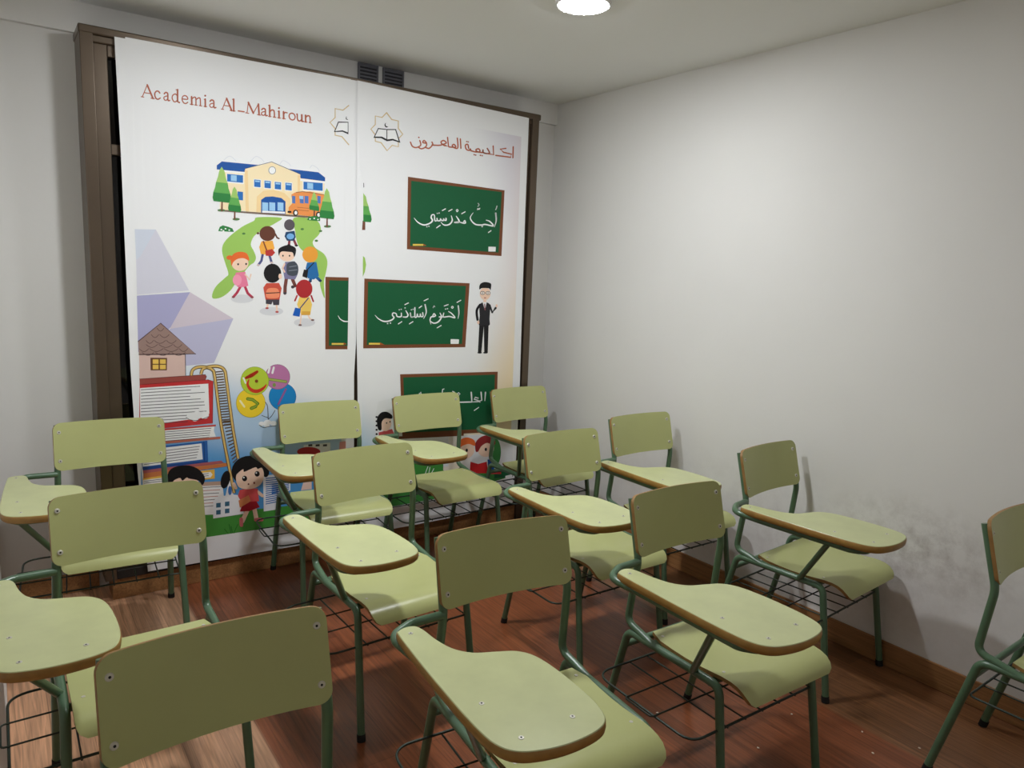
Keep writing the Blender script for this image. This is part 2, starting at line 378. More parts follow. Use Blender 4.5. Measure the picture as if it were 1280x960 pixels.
tube(bm, loop, .0036, 8)
tube(bm, fillet([(-.20, .115, zb+.005), (.334, .115, zb+.005), (.334, .222, zb+.005), (-.20, .222, zb+.005)], [.012, .012], 4), .0027, 6)
tube(bm, [(-.2, .352, zb), (-.2, -.03, zb)], .0028, 6)
for x in (-.125, -.05, .025, .10, .175): tube(bm, [(x, .3545, zb-.004), (x, -.0325, zb-.004)], .0027, 6)
mesh_obj('book_basket', bm, M_wire, chair, 60)

def kids(o): return [c for c in C.objects if c.parent == o]
def copy_tree(o, parent=None):
    c = o.copy(); C.objects.link(c); c.parent = parent
    for k in kids(o): copy_tree(k, c)
    return c
CHAIRS = [
 (-2.4670, -.3464, -.0732, 'green tablet-arm chair at the left end of the back row, by the dark window jamb'),
 (-1.5661, -.2952, -.0484, 'green tablet-arm chair in the back row, before the balloons printed on the left poster'),
 (-.9771, -.2930, .0000, 'green chair in the back row, before the lowest chalkboard printed on the right poster'),
 (-.3731, -.2950, .0344, 'green tablet-arm chair in the far right corner, at the end of the back row'),
 (-2.5358, -1.3634, -.0040, 'green tablet-arm chair at the far left, directly behind the nearest dark backrest'),
 (-1.7420, -1.2142, .0295, 'green tablet-arm chair in the middle row, second from the left, before the printed girl'),
 (-.8927, -1.3205, -.0096, 'green tablet-arm chair in the middle row, third from the left, right of the picture centre'),
 (-.2848, -1.1836, -.0124, 'green tablet-arm chair against the right wall at the right end of the middle row'),
 (-2.5247, -2.3341, -.0155, 'nearest green chair at bottom left, only its dark broad backrest and posts showing'),
 (-1.7600, -2.1358, -.0899, 'green tablet-arm chair at bottom centre with the large scratched tablet nearest the camera'),
 (-1.0764, -2.1282, -.0257, 'green tablet-arm chair in the front row, right of centre, seat and book basket fully seen'),
 (-.256, -1.890, .068, 'green tablet-arm chair by the scuffed right wall, its tablet pointing at the grey scuffs'),
 (-.3025, -2.8013, .0156, 'green chair without a tablet, cut by the right edge of the photo'),
]
for i, (x, y, th, lab) in enumerate(CHAIRS):
    o = chair if i == 0 else copy_tree(chair)
    o.location = (x, y, 0); o.rotation_euler = (0, 0, PI+th)
    tag(o, lab, 'chair', 'tablet-arm chairs standing in rows')
LAST = o

# the chair cut by the right edge has no writing tablet and a basket that stays between its legs
for o in [c for c in kids(LAST) if c.name.split('.')[0] in ('writing_tablet', 'tablet_arm', 'brace', 'book_basket')]:
    for k in kids(o): bpy.data.objects.remove(k)
    bpy.data.objects.remove(o)
LAST.name = 'school_chair'; del LAST['group']
bm = bmesh.new()
tube(bm, fillet([(-.212, .352, zb), (.212, .352, zb), (.207, -.034, zb), (-.207, -.034, zb), (-.212, .352, zb)], .02, 5), .0036, 8)
for x in (-.125, -.05, .025, .10): tube(bm, [(x, .3545, zb-.004), (x, -.0365, zb-.004)], .0027, 6)
for y in (.115, .222): tube(bm, [(-.205, y, zb+.004), (.208, y, zb+.004)], .0027, 6)
mesh_obj('book_basket', bm, M_wire, LAST, 60)

# ------------------------------------------------------------------ the two printed posters
HM = [[0.0037770108370610033, 0.00019490406078044811, -2.7408690023203013], [-0.0006244405203869493, -0.003070971128261154, 2.4001044638338294], [-0.000495764023501031, -0.00012699335750788844, 1.0]]
def W2(p):                      # traced point of the print -> metres across and up the poster sheet
    u, v = p; d = HM[2][0]*u+HM[2][1]*v+HM[2][2]
    return ((HM[0][0]*u+HM[0][1]*v+HM[0][2])/d, (HM[1][0]*u+HM[1][1]*v+HM[1][2])/d)
def crop(x0, y0, s): return lambda *p: [(x0+a/s, y0+b/s) for a, b in p]
kA = crop(255, 190, 7.53); kB = crop(260, 265, 6.4); kC = crop(165, 395, 6.857); kD = crop(170, 520, 6.0); kE = crop(290, 445, 9.6)
kF = crop(405, 120, 5.12); kG = crop(500, 215, 8.727); kH = crop(445, 340, 6.737); kI = crop(460, 455, 4.683); kJ = crop(145, 230, 5.05)
kL = crop(165, 90, 5.333); kM = crop(395, 330, 6.4); kN = crop(585, 340, 6.857); kP = crop(340, 540, 6.0); kQ = crop(420, 480, 4.8); kO = lambda *p: list(p)
class Print:
    def __init__(s): s.items = []; s.mats = []; s.n = 0
    def mi(s, m):
        if m not in s.mats: s.mats.append(m)
        return s.mats.index(m)
    def poly(s, P, m, lv): s.items.append(([W2(p) for p in P], s.mi(m), lv))
    def ell(s, c, rx, ry, m, lv, rot=0, n=24, k=kO, a0=0, a1=2*PI):
        P = [(c[0]+rx*math.cos(a)*math.cos(rot)-ry*math.sin(a)*math.sin(rot), c[1]+rx*math.cos(a)*math.sin(rot)+ry*math.sin(a)*math.cos(rot)) for a in [a0+(a1-a0)*i/n for i in range(n+(0 if abs(a1-a0-2*PI) < 1e-6 else 1))]]
        s.poly(k(*P), m, lv)
    def line(s, P, w, m, lv, curve=False, cap=True):
        P = [Vector(p) for p in P]
        ws = [w]*len(P) if not isinstance(w, (list, tuple)) else list(w)
        if curve and len(P) > 2:
            Q = []; wq = []
            for i in range(len(P)-1):
                p0, p1, p2, p3 = P[max(i-1, 0)], P[i], P[i+1], P[min(i+2, len(P)-1)]
                for k in range(5):
                    t = k/5; Q.append(.5*((2*p1)+(p2-p0)*t+(2*p0-5*p1+4*p2-p3)*t*t+(3*p1-p0-3*p2+p3)*t**3)); wq.append(ws[i]*(1-t)+ws[i+1]*t)
            Q.append(P[-1]); wq.append(ws[-1]); P, ws = Q, wq
        Lf, Rt = [], []
        for i, p in enumerate(P):
            d = P[min(i+1, len(P)-1)]-P[max(i-1, 0)]
            if d.length < 1e-6: d = Vector((1, 0))
            d.normalize(); nn = Vector((-d.y, d.x))*ws[i]/2; Lf.append(p+nn); Rt.append(p-nn)
        for i in range(len(P)-1):
            s.poly([tuple(Lf[i]), tuple(Lf[i+1]), tuple(Rt[i+1]), tuple(Rt[i])], m, lv)
        if cap:
            for i in range(len(P)):
                if ws[i] > .5 and (i in (0, len(P)-1) or len(P) < 14): s.ell(P[i], ws[i]/2, ws[i]/2, m, lv, n=8)
    def build(s, name, outline, sheet_mat, wave, y0, step=.03):
        bm = bmesh.new(); mats = [sheet_mat]+s.mats
        allit = [(outline, -1, -1)]+s.items
        for P, mi, lv in allit:
            P3 = [Vector((x, z, 0)) for x, z in P]
            vs = [bm.verts.new((x, -(lv+1)*.00016, z)) for x, z in P]
            tris = tessellate_polygon([P3])
            for a, b, c in tris:
                try: f = bm.faces.new((vs[a], vs[b], vs[c]))
                except ValueError: continue
                f.material_index = mi+1
        xs = [v.co.x for v in bm.verts]; zs = [v.co.z for v in bm.verts]
        x = min(xs)+step
        while x < max(xs):
            bmesh.ops.bisect_plane(bm, geom=bm.verts[:]+bm.edges[:]+bm.faces[:], plane_co=(x, 0, 0), plane_no=(1, 0, 0)); x += step
        for v in bm.verts: v.co.y = y0 + v.co.y - wave(v.co.x, v.co.z)
        for f in bm.faces:
            f.normal_update()
            if f.normal.y > 0: f.normal_flip()
        return mesh_obj(name, bm, mats, smooth='keep')
def ink(rgb): return mat('ink_%02x%02x%02x' % rgb, rgb, .5, spec=.3)
def paper_mat(name, stops):
    """printed background tint: list of (source expression weights, ...) built as mixes over object coordinates"""
    m = bpy.data.materials.new(name); m.use_nodes = True; nt = m.node_tree; L = nt.links; b = nt.nodes['Principled BSDF']
    b.inputs['Roughness'].default_value = .5; b.inputs['Specular IOR Level'].default_value = .3
    tc = nt.nodes.new('ShaderNodeTexCoord'); sx = nt.nodes.new('ShaderNodeSeparateXYZ'); L.new(tc.outputs['Object'], sx.inputs[0])
    cur = None
    for (ax, az, c0, c1, rgb) in stops:     # t = smoothstep(c0, c1, ax*x + az*z)
        if cur is None:
            q = nt.nodes.new('ShaderNodeRGB'); q.outputs[0].default_value = lin(rgb); cur = q.outputs[0]; continue
        m1 = nt.nodes.new('ShaderNodeMath'); m1.operation = 'MULTIPLY'; m1.inputs[1].default_value = ax; L.new(sx.outputs[0], m1.inputs[0])
        m2 = nt.nodes.new('ShaderNodeMath'); m2.operation = 'MULTIPLY_ADD'; m2.inputs[1].default_value = az; L.new(sx.outputs[2], m2.inputs[0]); L.new(m1.outputs[0], m2.inputs[2])
        mr = nt.nodes.new('ShaderNodeMapRange'); mr.interpolation_type = 'SMOOTHSTEP'; mr.inputs[1].default_value = c0; mr.inputs[2].default_value = c1; L.new(m2.outputs[0], mr.inputs[0])
        mx = nt.nodes.new('ShaderNodeMix'); mx.data_type = 'RGBA'; mx.inputs[7].default_value = lin(rgb); L.new(mr.outputs[0], mx.inputs[0]); L.new(cur, mx.inputs[6]); cur = mx.outputs[2]
    L.new(cur, b.inputs['Base Color']); return m
PAPER = (243, 243, 244)
M_paper = mat('poster_paper', PAPER, .45, spec=.35)
M_bgl = paper_mat('left_print_tint', [(0, 0, 0, 0, PAPER), (-.40, -1, -.26, -.02, (182, 208, 234)), (-.30, -1, -.16, .05, (84, 156, 216))])
M_bgr = paper_mat('right_print_tint', [(0, 0, 0, 0, PAPER), (1, .35, .05, .40, (226, 222, 232)), (1, -.1, -.72, -.40, (240, 226, 222)), (1, -.55, -1.25, -.75, (246, 226, 184)), (-1.2, -1, .72, 1.12, (176, 214, 236))])
white = ink((247, 247, 247)); black = ink((26, 24, 26)); dkline = ink((70, 62, 70)); brown = ink((122, 72, 44)); board = ink((22, 92, 56))
skin = ink((250, 214, 190)); green = ink((160, 202, 98)); terra = ink((184, 98, 70)); gold = ink((216, 190, 140)); chalkY = ink((240, 205, 90)); red = ink((196, 44, 48))
treeD = ink((46, 132, 64)); treeM = ink((98, 172, 84)); treeL = ink((164, 204, 110)); trunk = ink((122, 74, 58)); cloud = ink((222, 224, 232))

# ---- Latin lettering strokes: (points, thick?) in units of x-height 1, cap height 1.55
def glyph(ch):
    t, k = .10, .19
    g = {
     'A': ([[(.02, 0), (.46, 1.55)], [(.46, 1.55), (.98, 0)], [(.22, .55), (.72, .55)], [(-.08, 0), (.16, 0)], [(.80, 0), (1.12, 0)]], [t, k, t, t, t]),
     'M': ([[(.06, 0), (.16, 1.5)], [(.16, 1.5), (.56, .1)], [(.56, .1), (.96, 1.5)], [(.96, 1.5), (1.02, 0)], [(-.06, 0), (.2, 0)], [(.88, 0), (1.16, 0)]], [t, k, t, k, t, t]),
     'c': ([[(.80, .80), (.62, .98), (.35, .98), (.12, .72), (.10, .40), (.26, .08), (.55, 0), (.85, .2)]], [.15]),
     'a': ([[(.16, .80), (.35, 1.0), (.60, .95), (.66, .7), (.66, .2), (.74, .03), (.92, .08)], [(.66, .6), (.3, .5), (.10, .28), (.24, .03), (.48, .06), (.66, .28)]], [.16, .12]),
     'd': ([[(.70, 1.6), (.70, .1), (.90, .0)], [(.70, .8), (.45, 1.0), (.16, .8), (.08, .4), (.28, .02), (.52, .06), (.70, .28)], [(.52, 1.55), (.70, 1.6)]], [k, .13, t]),
     'e': ([[(.12, .52), (.82, .58), (.74, .9), (.48, 1.0), (.20, .85), (.10, .45), (.28, .08), (.58, 0), (.85, .2)]], [.13]),
     'm': ([[(.10, 1.0), (.12, 0)], [(.12, .7), (.30, .98), (.44, .9), (.46, 0)], [(.46, .7), (.66, .98), (.80, .9), (.82, 0)], [(-.02, 0), (.24, 0)], [(.36, 0), (.56, 0)], [(.72, 0), (.94, 0)]], [k, .14, .14, t, t, t]),
     'i': ([[(.45, .98), (.47, 0)], [(.2, 0), (.75, 0)], [(.25, .92), (.45, .98)], [(.44, 1.42), (.46, 1.42)]], [k, t, t, .22]),
     'l': ([[(.45, 1.6), (.47, 0)], [(.2, 0), (.75, 0)], [(.22, 1.55), (.45, 1.6)]], [k, t, t]),
     '-': ([[(.05, .10), (.95, .10)]], [.14]),
     'h': ([[(.14, 1.6), (.16, 0)], [(.16, .66), (.42, .98), (.70, .86), (.74, 0)], [(0, 0), (.34, 0)], [(.58, 0), (.92, 0)], [(0, 1.55), (.14, 1.6)]], [k, .15, t, t, t]),
     'n': ([[(.14, 1.0), (.16, 0)], [(.16, .66), (.42, .98), (.70, .86), (.74, 0)], [(0, 0), (.34, 0)], [(.58, 0), (.92, 0)]], [k, .15, t, t]),
     'r': ([[(.22, 1.0), (.26, 0)], [(.26, .62), (.5, .95), (.86, .92)], [(.02, 0), (.55, 0)]], [k, .14, t]),
     'o': ([[(.50, 1.0), (.20, .85), (.08, .5), (.20, .14), (.50, 0), (.80, .14), (.92, .5), (.80, .86), (.50, 1.0)]], [.14]),
     'u': ([[(.12, .98), (.14, .3), (.30, .02), (.56, .08), (.72, .34)], [(.72, .98), (.74, .02), (.92, .02)], [(0, .95), (.12, .98)]], [.15, k, t]),
    }
    return g[ch]
LP = Print(); RP = Print()
# ============================ left poster
LP.poly([(156.5, 46), (439, 99), (436, 668), (186, 711), (168, 470)], M_paper, 0)
LP.poly([(169, 286), (435.5, 286), (435.5, 640), (178, 672)], M_bgl, 0.2)
lav1 = ink((214, 220, 234)); lav2 = ink((218, 217, 230)); pur = ink((176, 174, 212)); pnk = ink((216, 204, 216)); lil = ink((194, 192, 220))
LP.poly(kJ((118, 285), (252, 287), (155, 455), (127, 480)), lav1, 1)
LP.poly(kJ((252, 287), (462, 672), (132, 700), (127, 470), (155, 455)), lav2, 1)
LP.poly(kJ((132, 705), (468, 683), (345, 905), (262, 1010), (140, 1060)), pur, 1)
LP.poly(kJ((468, 683), (742, 850), (690, 960), (340, 915)), pnk, 1)
LP.poly(kJ((340, 915), (742, 850), (620, 1130), (420, 1150), (240, 1080)), lil, 1.4)
LP.poly(kJ((468, 683), (742, 850), (345, 905)), pnk, 1.8)
LP.poly(kO((176, 655), (200, 650), (256, 643), (350, 634), (436, 622), (436, 645), (350, 658.5), (257.5, 671.8), (178, 685)), ink((74, 150, 62)), 2)
for a, b in [((690, 880), (665, 850)), ((715, 880), (700, 815)), ((735, 880), (765, 815)), ((725, 878), (715, 830))]: LP.line(kD(a, b), .9, ink((40, 110, 40)), 3)
# school building
cream = ink((252, 232, 190)); cream2 = ink((248, 216, 160)); roofb = ink((18, 84, 164)); glassb = ink((40, 112, 190)); glassl = ink((160, 206, 240))
for P in ([(190, 75), (235, 40), (270, 50), (305, 85)], [(440, 90), (490, 42), (540, 60), (570, 95)], [(720, 110), (750, 80), (800, 105), (820, 130)], [(1000, 150), (1025, 125), (1070, 150), (1090, 180)]): LP.line(kA(*P), .7, cloud, 1, True)
LP.poly(kA((160, 160), (400, 180), (400, 555), (150, 545)), cream, 2)
LP.poly(kA((900, 210), (1140, 270), (1120, 600), (890, 600)), cream, 2)
LP.poly(kA((130, 160), (395, 182), (395, 205), (130, 185)), white, 2.5); LP.poly(kA((905, 250), (1140, 275), (1140, 295), (905, 270)), white, 2.5)
LP.poly(kA((122, 125), (170, 88), (520, 122), (410, 158), (390, 188), (122, 163)), roofb, 3)
LP.poly(kA((800, 158), (1080, 190), (1143, 240), (1143, 275), (912, 246), (905, 208)), roofb, 3)
LP.poly(kA((390, 155), (640, 92), (910, 208), (890, 600), (395, 565)), cream, 4)
LP.poly(kA((385, 170), (415, 175), (425, 560), (395, 558)), cream2, 4.5); LP.poly(kA((885, 220), (910, 215), (905, 400), (885, 400)), cream2, 4.5)
LP.line(kA((390, 155), (640, 92), (910, 208)), .7, ink((60, 70, 110)), 5)
LP.ell((645, 172), 35, 37, ink((110, 120, 140)), 5, k=kA); LP.ell((645, 172), 30, 32, white, 6, k=kA)
for x, y in ((475, 258), (572, 268), (669, 280), (769, 288)):
    LP.poly(kA((x-6, y-6), (x+66, y), (x+66, y+82), (x-6, y+76)), white, 5); LP.poly(kA((x, y), (x+60, y+6), (x+60, y+74), (x, y+68)), glassb, 6)
    LP.poly(kA((x+8, y+8), (x+52, y+12), (x+52, y+26), (x+8, y+22)), glassl, 7)
LP.poly(kA((495, 565), (500, 420), (560, 365), (660, 355), (760, 385), (815, 440), (820, 590)), cream2, 5)
LP.poly(kA((540, 570), (540, 450), (580, 422), (650, 418), (730, 432), (770, 465), (770, 585)), roofb, 6)
for x in (550, 617, 695): LP.poly(kA((x, 472), (x+56, 477), (x+56, 555), (x, 550)), glassl, 7)
LP.poly(kA((550, 552), (765, 562), (765, 580), (550, 570)), white, 7)
for a, b, c, d in ((220, 205, 370, 290), (940, 278, 1120, 365)):
    LP.poly(kA((a-8, b-8), (c+6, b+8), (c+6, d+12), (a-8, d-4)), white, 3.4); LP.poly(kA((a, b), (c, b+14), (c, d), (a, d-14)), glassb, 4)
    LP.poly(kA((a+35, b+10), (a+90, b+16), (a+90, d-14), (a+35, d-20)), glassl, 5)
LP.poly(kA((318, 370), (370, 376), (370, 455), (318, 450)), glassb, 3.4)
LP.poly(kA((130, 540), (890, 595), (1000, 605), (1000, 620), (130, 555)), ink((124, 104, 92)), 8)
# bus
org = ink((240, 150, 80))
LP.poly(kA((800, 520), (835, 480), (825, 400), (860, 380), (1000, 372), (1135, 400), (1100, 600), (1000, 605), (800, 580)), org, 8.4)
LP.line(kA((870, 380), (930, 372), (1130, 400)), .8, ink((150, 90, 60)), 9)
for x, w in ((832, 30), (905, 36), (950, 36), (1070, 30)): LP.poly(kA((x, 412), (x+w, 415), (x+w, 485), (x, 480)), ink((80, 120, 190)), 9)
LP.poly(kA((900, 412), (935, 414), (935, 445), (900, 440)), glassl, 9.4)
for y in (520, 545): LP.line(kA((880, y), (990, y+10)), .5, ink((160, 90, 60)), 9)
for x, y in ((865, 572), (1080, 592)): LP.ell((x, y), 24, 30, black, 9.6, k=kA); LP.ell((x+2, y), 14, 18, white, 10.2, k=kA)
LP.poly(kA((790, 555), (825, 555), (825, 572), (790, 572)), black, 9.6)
def tree(pr, k, cx, top, bot, w, lv, tilt=8, trunk_to=None, half=False):
    def row(y, f): return [(cx-w*f, y), (cx+w*f, y+tilt*f)]
    h = bot-top; P = [(cx-2, top)]
    R_ = [(cx+w*f, top+h*t+tilt*f) for t, f in ((.12, .28), (.3, .42), (.45, .62), (.6, .72), (.75, .92), (.9, 1.0), (1, .9))]
    L_ = [(cx-w*f, top+h*t-tilt*f) for t, f in ((1, .9), (.9, 1.0), (.75, .92), (.6, .72), (.45, .62), (.3, .42), (.12, .28))]
    if half: L_ = [(cx-2, bot), (cx-2, top)]
    pr.poly(k((cx-5, bot-4), (cx+8, bot-4), (cx+8, trunk_to), (cx-8, trunk_to)), trunk, lv)
    pr.poly(k(*(P+R_+L_)), treeL, lv+.4)
    pr.poly(k(*(R_[2:]+L_[:-2])), treeM, lv+.7) if not half else pr.poly(k(*(R_[2:]+[(cx-2, bot), (cx-2, top+h*.45)])), treeM, lv+.7)
    pr.poly(k(*(R_[4:]+L_[:-4])), treeD, lv+1) if not half else pr.poly(k(*(R_[4:]+[(cx-2, bot), (cx-2, top+h*.75)])), treeD, lv+1)
tree(LP, kA, 170, 138, 470, 88, 9, 10, 560); tree(LP, kA, 290, 325, 560, 62, 10.2, 8, 635)
tree(LP, kA, 1160, 340, 625, 70, 10.4, 8, 705); tree(LP, kA, 1040, 375, 550, 48, 10.8, 8, 610)
for c in ((165, 548), (305, 632), (1165, 700)): LP.ell(c, 34, 12, ink((90, 130, 80)), 8.8, k=kA)
LP.poly(kA((135, 745), (150, 705), (180, 690), (235, 705), (270, 720), (285, 752)), treeD, 3); 
for c in ((165, 730), (205, 722), (240, 735), (185, 742)): LP.ell(c, 9, 7, white, 4, k=kA, n=8)
LP.poly(kA((975, 640), (985, 610), (1050, 600), (1095, 620), (1095, 650)), treeD, 12)
for c in ((1000, 630), (1040, 625), (1075, 635)): LP.ell(c, 8, 7, white, 12.4, k=kA, n=8)
# winding lawn
def sm(P): return [tuple(p) for p in smooth_closed(P, 4)]
LP.poly(kB(*sm([(400, 42), (592, 46), (540, 90), (500, 112), (430, 150), (370, 195), (345, 260), (370, 315), (386, 365), (370, 405), (330, 435), (230, 560), (180, 630), (110, 682), (42, 692), (38, 650), (70, 590), (140, 525), (165, 495), (140, 410), (115, 320), (125, 255), (180, 190), (280, 115), (370, 70)])), green, 2)
LP.poly(kB(*sm([(690, 46), (860, 62), (905, 125), (890, 180), (842, 235), (860, 285), (930, 335), (958, 400), (945, 490), (930, 560), (936, 690), (905, 610), (885, 520), (800, 350), (745, 295), (715, 240), (700, 150)])), green, 2)
for c in ((288, 173), (757, 137), (903, 152), (870, 230)): LP.ell(c, 14, 9, ink((84, 130, 70)), 3, k=kB, n=8)
shade = ink((222, 222, 226))
for c, rx in (((275, 695), 90), ((510, 795), 95), ((775, 885), 85)): LP.ell(c, rx, 34, shade, 2.6, k=kB)
def legs(k, P, w, m, lv, shoe=None):
    for a in P:
        LP.line(k(*a), w, m, lv)
        if shoe: LP.ell(k(a[-1])[0], 2.2, 1.2, shoe, lv+.4, n=10)
hairO = ink((238, 112, 52)); hairB = ink((104, 60, 44)); hairG = ink((92, 84, 92)); hairR = ink((180, 46, 50)); hairY = ink((240, 164, 62)); pinkc = ink((240, 132, 164)); pinkd = ink((196, 62, 88))
# girl with orange hair
legs(kB, [[(265, 590), (235, 645), (205, 680)], [(295, 590), (320, 650), (355, 682)]], 3.2, pinkd, 3, ink((150, 70, 80)))
LP.poly(kB((225, 485), (300, 478), (325, 590), (290, 600), (240, 600), (205, 560)), pinkc, 4); LP.ell((235, 545), 36, 44, ink((250, 160, 186)), 5, k=kB); LP.line(kB((300, 500), (335, 540), (345, 500)), 1.8, skin, 5)
LP.ell((258, 410), 68, 62, skin, 5, k=kB); LP.poly(kB(*sm([(190, 430), (185, 370), (215, 330), (265, 318), (315, 335), (332, 390), (290, 370), (240, 375), (205, 400)])), hairO, 6); LP.ell((175, 365), 26, 18, hairO, 6, k=kB)
for c in ((243, 418), (307, 416)): LP.ell(c, 7, 9, black, 7, k=kB, n=10)
# child with brown hair, yellow top and red bag
legs(kB, [[(440, 340), (430, 390), (405, 425)], [(495, 350), (512, 405)]], 3, ink((86, 90, 140)), 3, ink((216, 196, 190)))
LP.poly(kB((430, 235), (520, 230), (535, 290), (500, 345), (425, 335), (412, 280)), ink((248, 176, 72)), 4); LP.poly(kB((460, 310), (515, 295), (540, 325), (515, 352), (465, 350)), ink((192, 60, 56)), 5.4); LP.line(kB((445, 235), (475, 315)), 1.6, ink((130, 60, 50)), 5)
LP.ell((478, 172), 64, 60, hairB, 6, k=kB); LP.ell((402, 170), 10, 9, hairB, 5.5, k=kB); LP.line(kB((540, 175), (555, 205), (570, 212)), 2, hairB, 5.5)
# far boy, blue bag
legs(kB, [[(655, 225), (650, 265)], [(690, 225), (710, 268)]], 3, ink((140, 60, 70)), 3, black)
LP.poly(kB((625, 160), (695, 150), (705, 200), (690, 230), (635, 230), (615, 195)), ink((30, 70, 110)), 4); LP.ell((662, 195), 30, 24, ink((120, 176, 226)), 5, k=kB); LP.ell((654, 103), 43, 45, hairG, 6, k=kB)
# boy in the middle with dark backpack
legs(kB, [[(630, 530), (620, 600), (618, 650)], [(675, 530), (700, 590), (680, 600)]], 4.2, ink((120, 68, 60)), 3, ink((60, 70, 80)))
LP.poly(kB((620, 400), (700, 395), (720, 500), (700, 540), (615, 535), (600, 450)), ink((128, 124, 160)), 4); LP.poly(kB(*sm([(640, 410), (690, 395), (722, 430), (722, 490), (690, 512), (640, 500), (630, 450)])), ink((72, 78, 88)), 5); LP.line(kB((655, 440), (710, 430)), 1, ink((130, 136, 146)), 6); LP.line(kB((650, 470), (715, 462)), 1, ink((130, 136, 146)), 6)
LP.line(kB((615, 415), (600, 450), (615, 480)), 2, skin, 5.5)
LP.ell((635, 345), 62, 50, skin, 6, k=kB); LP.poly(kB(*sm([(570, 350), (566, 300), (600, 275), (650, 264), (700, 285), (706, 320), (692, 360), (680, 325), (640, 318), (600, 315), (580, 325)])), black, 7)
for c in ((602, 350), (655, 350)): LP.ell(c, 6, 8, black, 8, k=kB, n=10)
# blond child in blue
legs(kB, [[(830, 510), (820, 555)], [(860, 510), (900, 550)]], 3.6, ink((40, 96, 150)), 3, ink((30, 50, 80)))
LP.poly(kB((795, 405), (870, 400), (890, 510), (850, 540), (800, 530), (785, 450)), ink((40, 110, 170)), 4); LP.line(kB((850, 405), (790, 470)), 1.2, black, 5); LP.poly(kB((770, 460), (805, 465), (795, 530), (757, 515)), black, 5.4); LP.ell((820, 340), 62, 64, hairY, 6, k=kB); LP.ell((773, 345), 16, 18, skin, 5.8, k=kB)
# boy in front, black hair, orange bag
legs(kB, [[(485, 720), (475, 770)], [(550, 730), (555, 800)]], 2.2, skin, 3, ink((180, 60, 60)))
LP.poly(kB((465, 690), (575, 690), (572, 745), (525, 745), (520, 715), (510, 740), (465, 735)), ink((70, 66, 74)), 4); LP.poly(kB((470, 570), (570, 568), (592, 610), (575, 700), (462, 700), (445, 605)), ink((210, 84, 66)), 4.6); LP.poly(kB(*sm([(475, 620), (520, 608), (565, 620), (572, 680), (520, 692), (468, 682)])), ink((246, 146, 108)), 5.4); LP.line(kB((468, 650), (575, 645)), 1.0, black, 6)
LP.ell((518, 490), 70, 76, black, 7, k=kB); LP.ell((580, 515), 14, 22, skin, 7.4, k=kB)
# girl with red hair, yellow dress
legs(kB, [[(750, 810), (740, 905)], [(800, 815), (815, 850), (840, 865)]], 1.4, skin, 3, ink((120, 90, 90)))
LP.poly(kB((735, 680), (815, 680), (835, 740), (820, 825), (750, 825), (715, 740)), ink((244, 206, 104)), 4); LP.poly(kB((755, 795), (822, 795), (818, 825), (750, 825)), ink((226, 170, 70)), 4.6)
LP.line(kB((805, 690), (740, 770)), 1.3, ink((40, 60, 120)), 5); LP.poly(kB((700, 765), (745, 775), (735, 838), (680, 828)), ink((30, 96, 190)), 5.6); LP.ell((772, 615), 66, 74, hairR, 6, k=kB); LP.line(kB((715, 670), (698, 710)), 2, hairR, 5.6); LP.line(kB((828, 670), (845, 715)), 2, hairR, 5.6)
# title
u0x = 65; xpos = {}
cols_ = [('A', 68, 142), ('c', 148, 196), ('a', 208, 256), ('d', 264, 322), ('e', 330, 380), ('m', 390, 472), ('i', 474, 508), ('a', 514, 564), ('A', 602, 668), ('l', 664, 698), ('-', 708, 752), ('M', 764, 848), ('a', 860, 908), ('h', 912, 966), ('i', 966, 1002), ('r', 1004, 1042), ('o', 1046, 1094), ('u', 1098, 1148), ('n', 1152, 1204)]
for ch, xa, xb in cols_:
    G_, ws = glyph(ch)
    for st, w in zip(G_, ws):
        def pt(p):
            x = xa+(xb-xa)*p[0]; xh = 55-11*(x-65)/1140; return (x, 165+.153*(x-68)-p[1]*xh)
        LP.line(kL(*[pt(p) for p in st]), w*11.2, terra, 2, curve=len(st) > 3)
# half logo, cut by the edge of the print
STAR = [(400, 107), (475, 160), (503, 245), (475, 325), (403, 350), (328, 290), (300, 212), (328, 128)]
def isect(a, b, c, d):
    x1, y1, x2, y2, x3, y3, x4, y4 = a+b+c+d; D = (x1-x2)*(y3-y4)-(y1-y2)*(x3-x4)
    p = x1*y2-y1*x2; q = x3*y4-y3*x4; return ((p*(x3-x4)-(x1-x2)*q)/D, (p*(y3-y4)-(y1-y2)*q)/D)
STAR16 = []
for i in range(8): STAR16 += [STAR[i], isect(STAR[i], STAR[(i+2) % 8], STAR[i-1], STAR[(i+1) % 8])]
def half(p): return ((p[0]-402)*1.17+160, (p[1]-228)*1.05+185)
LP.line(kF(*[half(p) for p in [(402, 109)]+STAR16[:0:-1][:7]+[(402, 348)]]), 1.35, gold, 2)
def half_book(pr, k, ox, oy, lv):
    pr.poly(k((66+ox, 230+oy), (92+ox, 163+oy), (158+ox, 165+oy), (158+ox, 245+oy), (120+ox, 228+oy)), black, lv); pr.poly(k((74+ox, 224+oy), (96+ox, 170+oy), (154+ox, 170+oy), (154+ox, 232+oy), (120+ox, 219+oy)), white, lv+.5)
half_book(LP, kF, 0, 0, 3); LP.line(kF((146, 130), (144, 145), (156, 152)), [.4, 1.3, .4], black, 3, True)
# cut chalkboard
LP.poly(kM((78, 103), (263, 108), (253, 683), (77, 683)), brown, 5); LP.poly(kM((108, 130), (262, 134), (255, 655), (105, 655)), board, 6)
LP.line(kM((178, 412), (195, 440), (225, 458), (258, 460)), [.4, 1.1, 1.5, 1.2], white, 7, True); LP.line(kM((128, 640), (222, 640)), 2.2, chalkY, 7, cap=False); LP.poly(kM((222, 628), (248, 640), (222, 650)), ink((170, 84, 40)), 7)
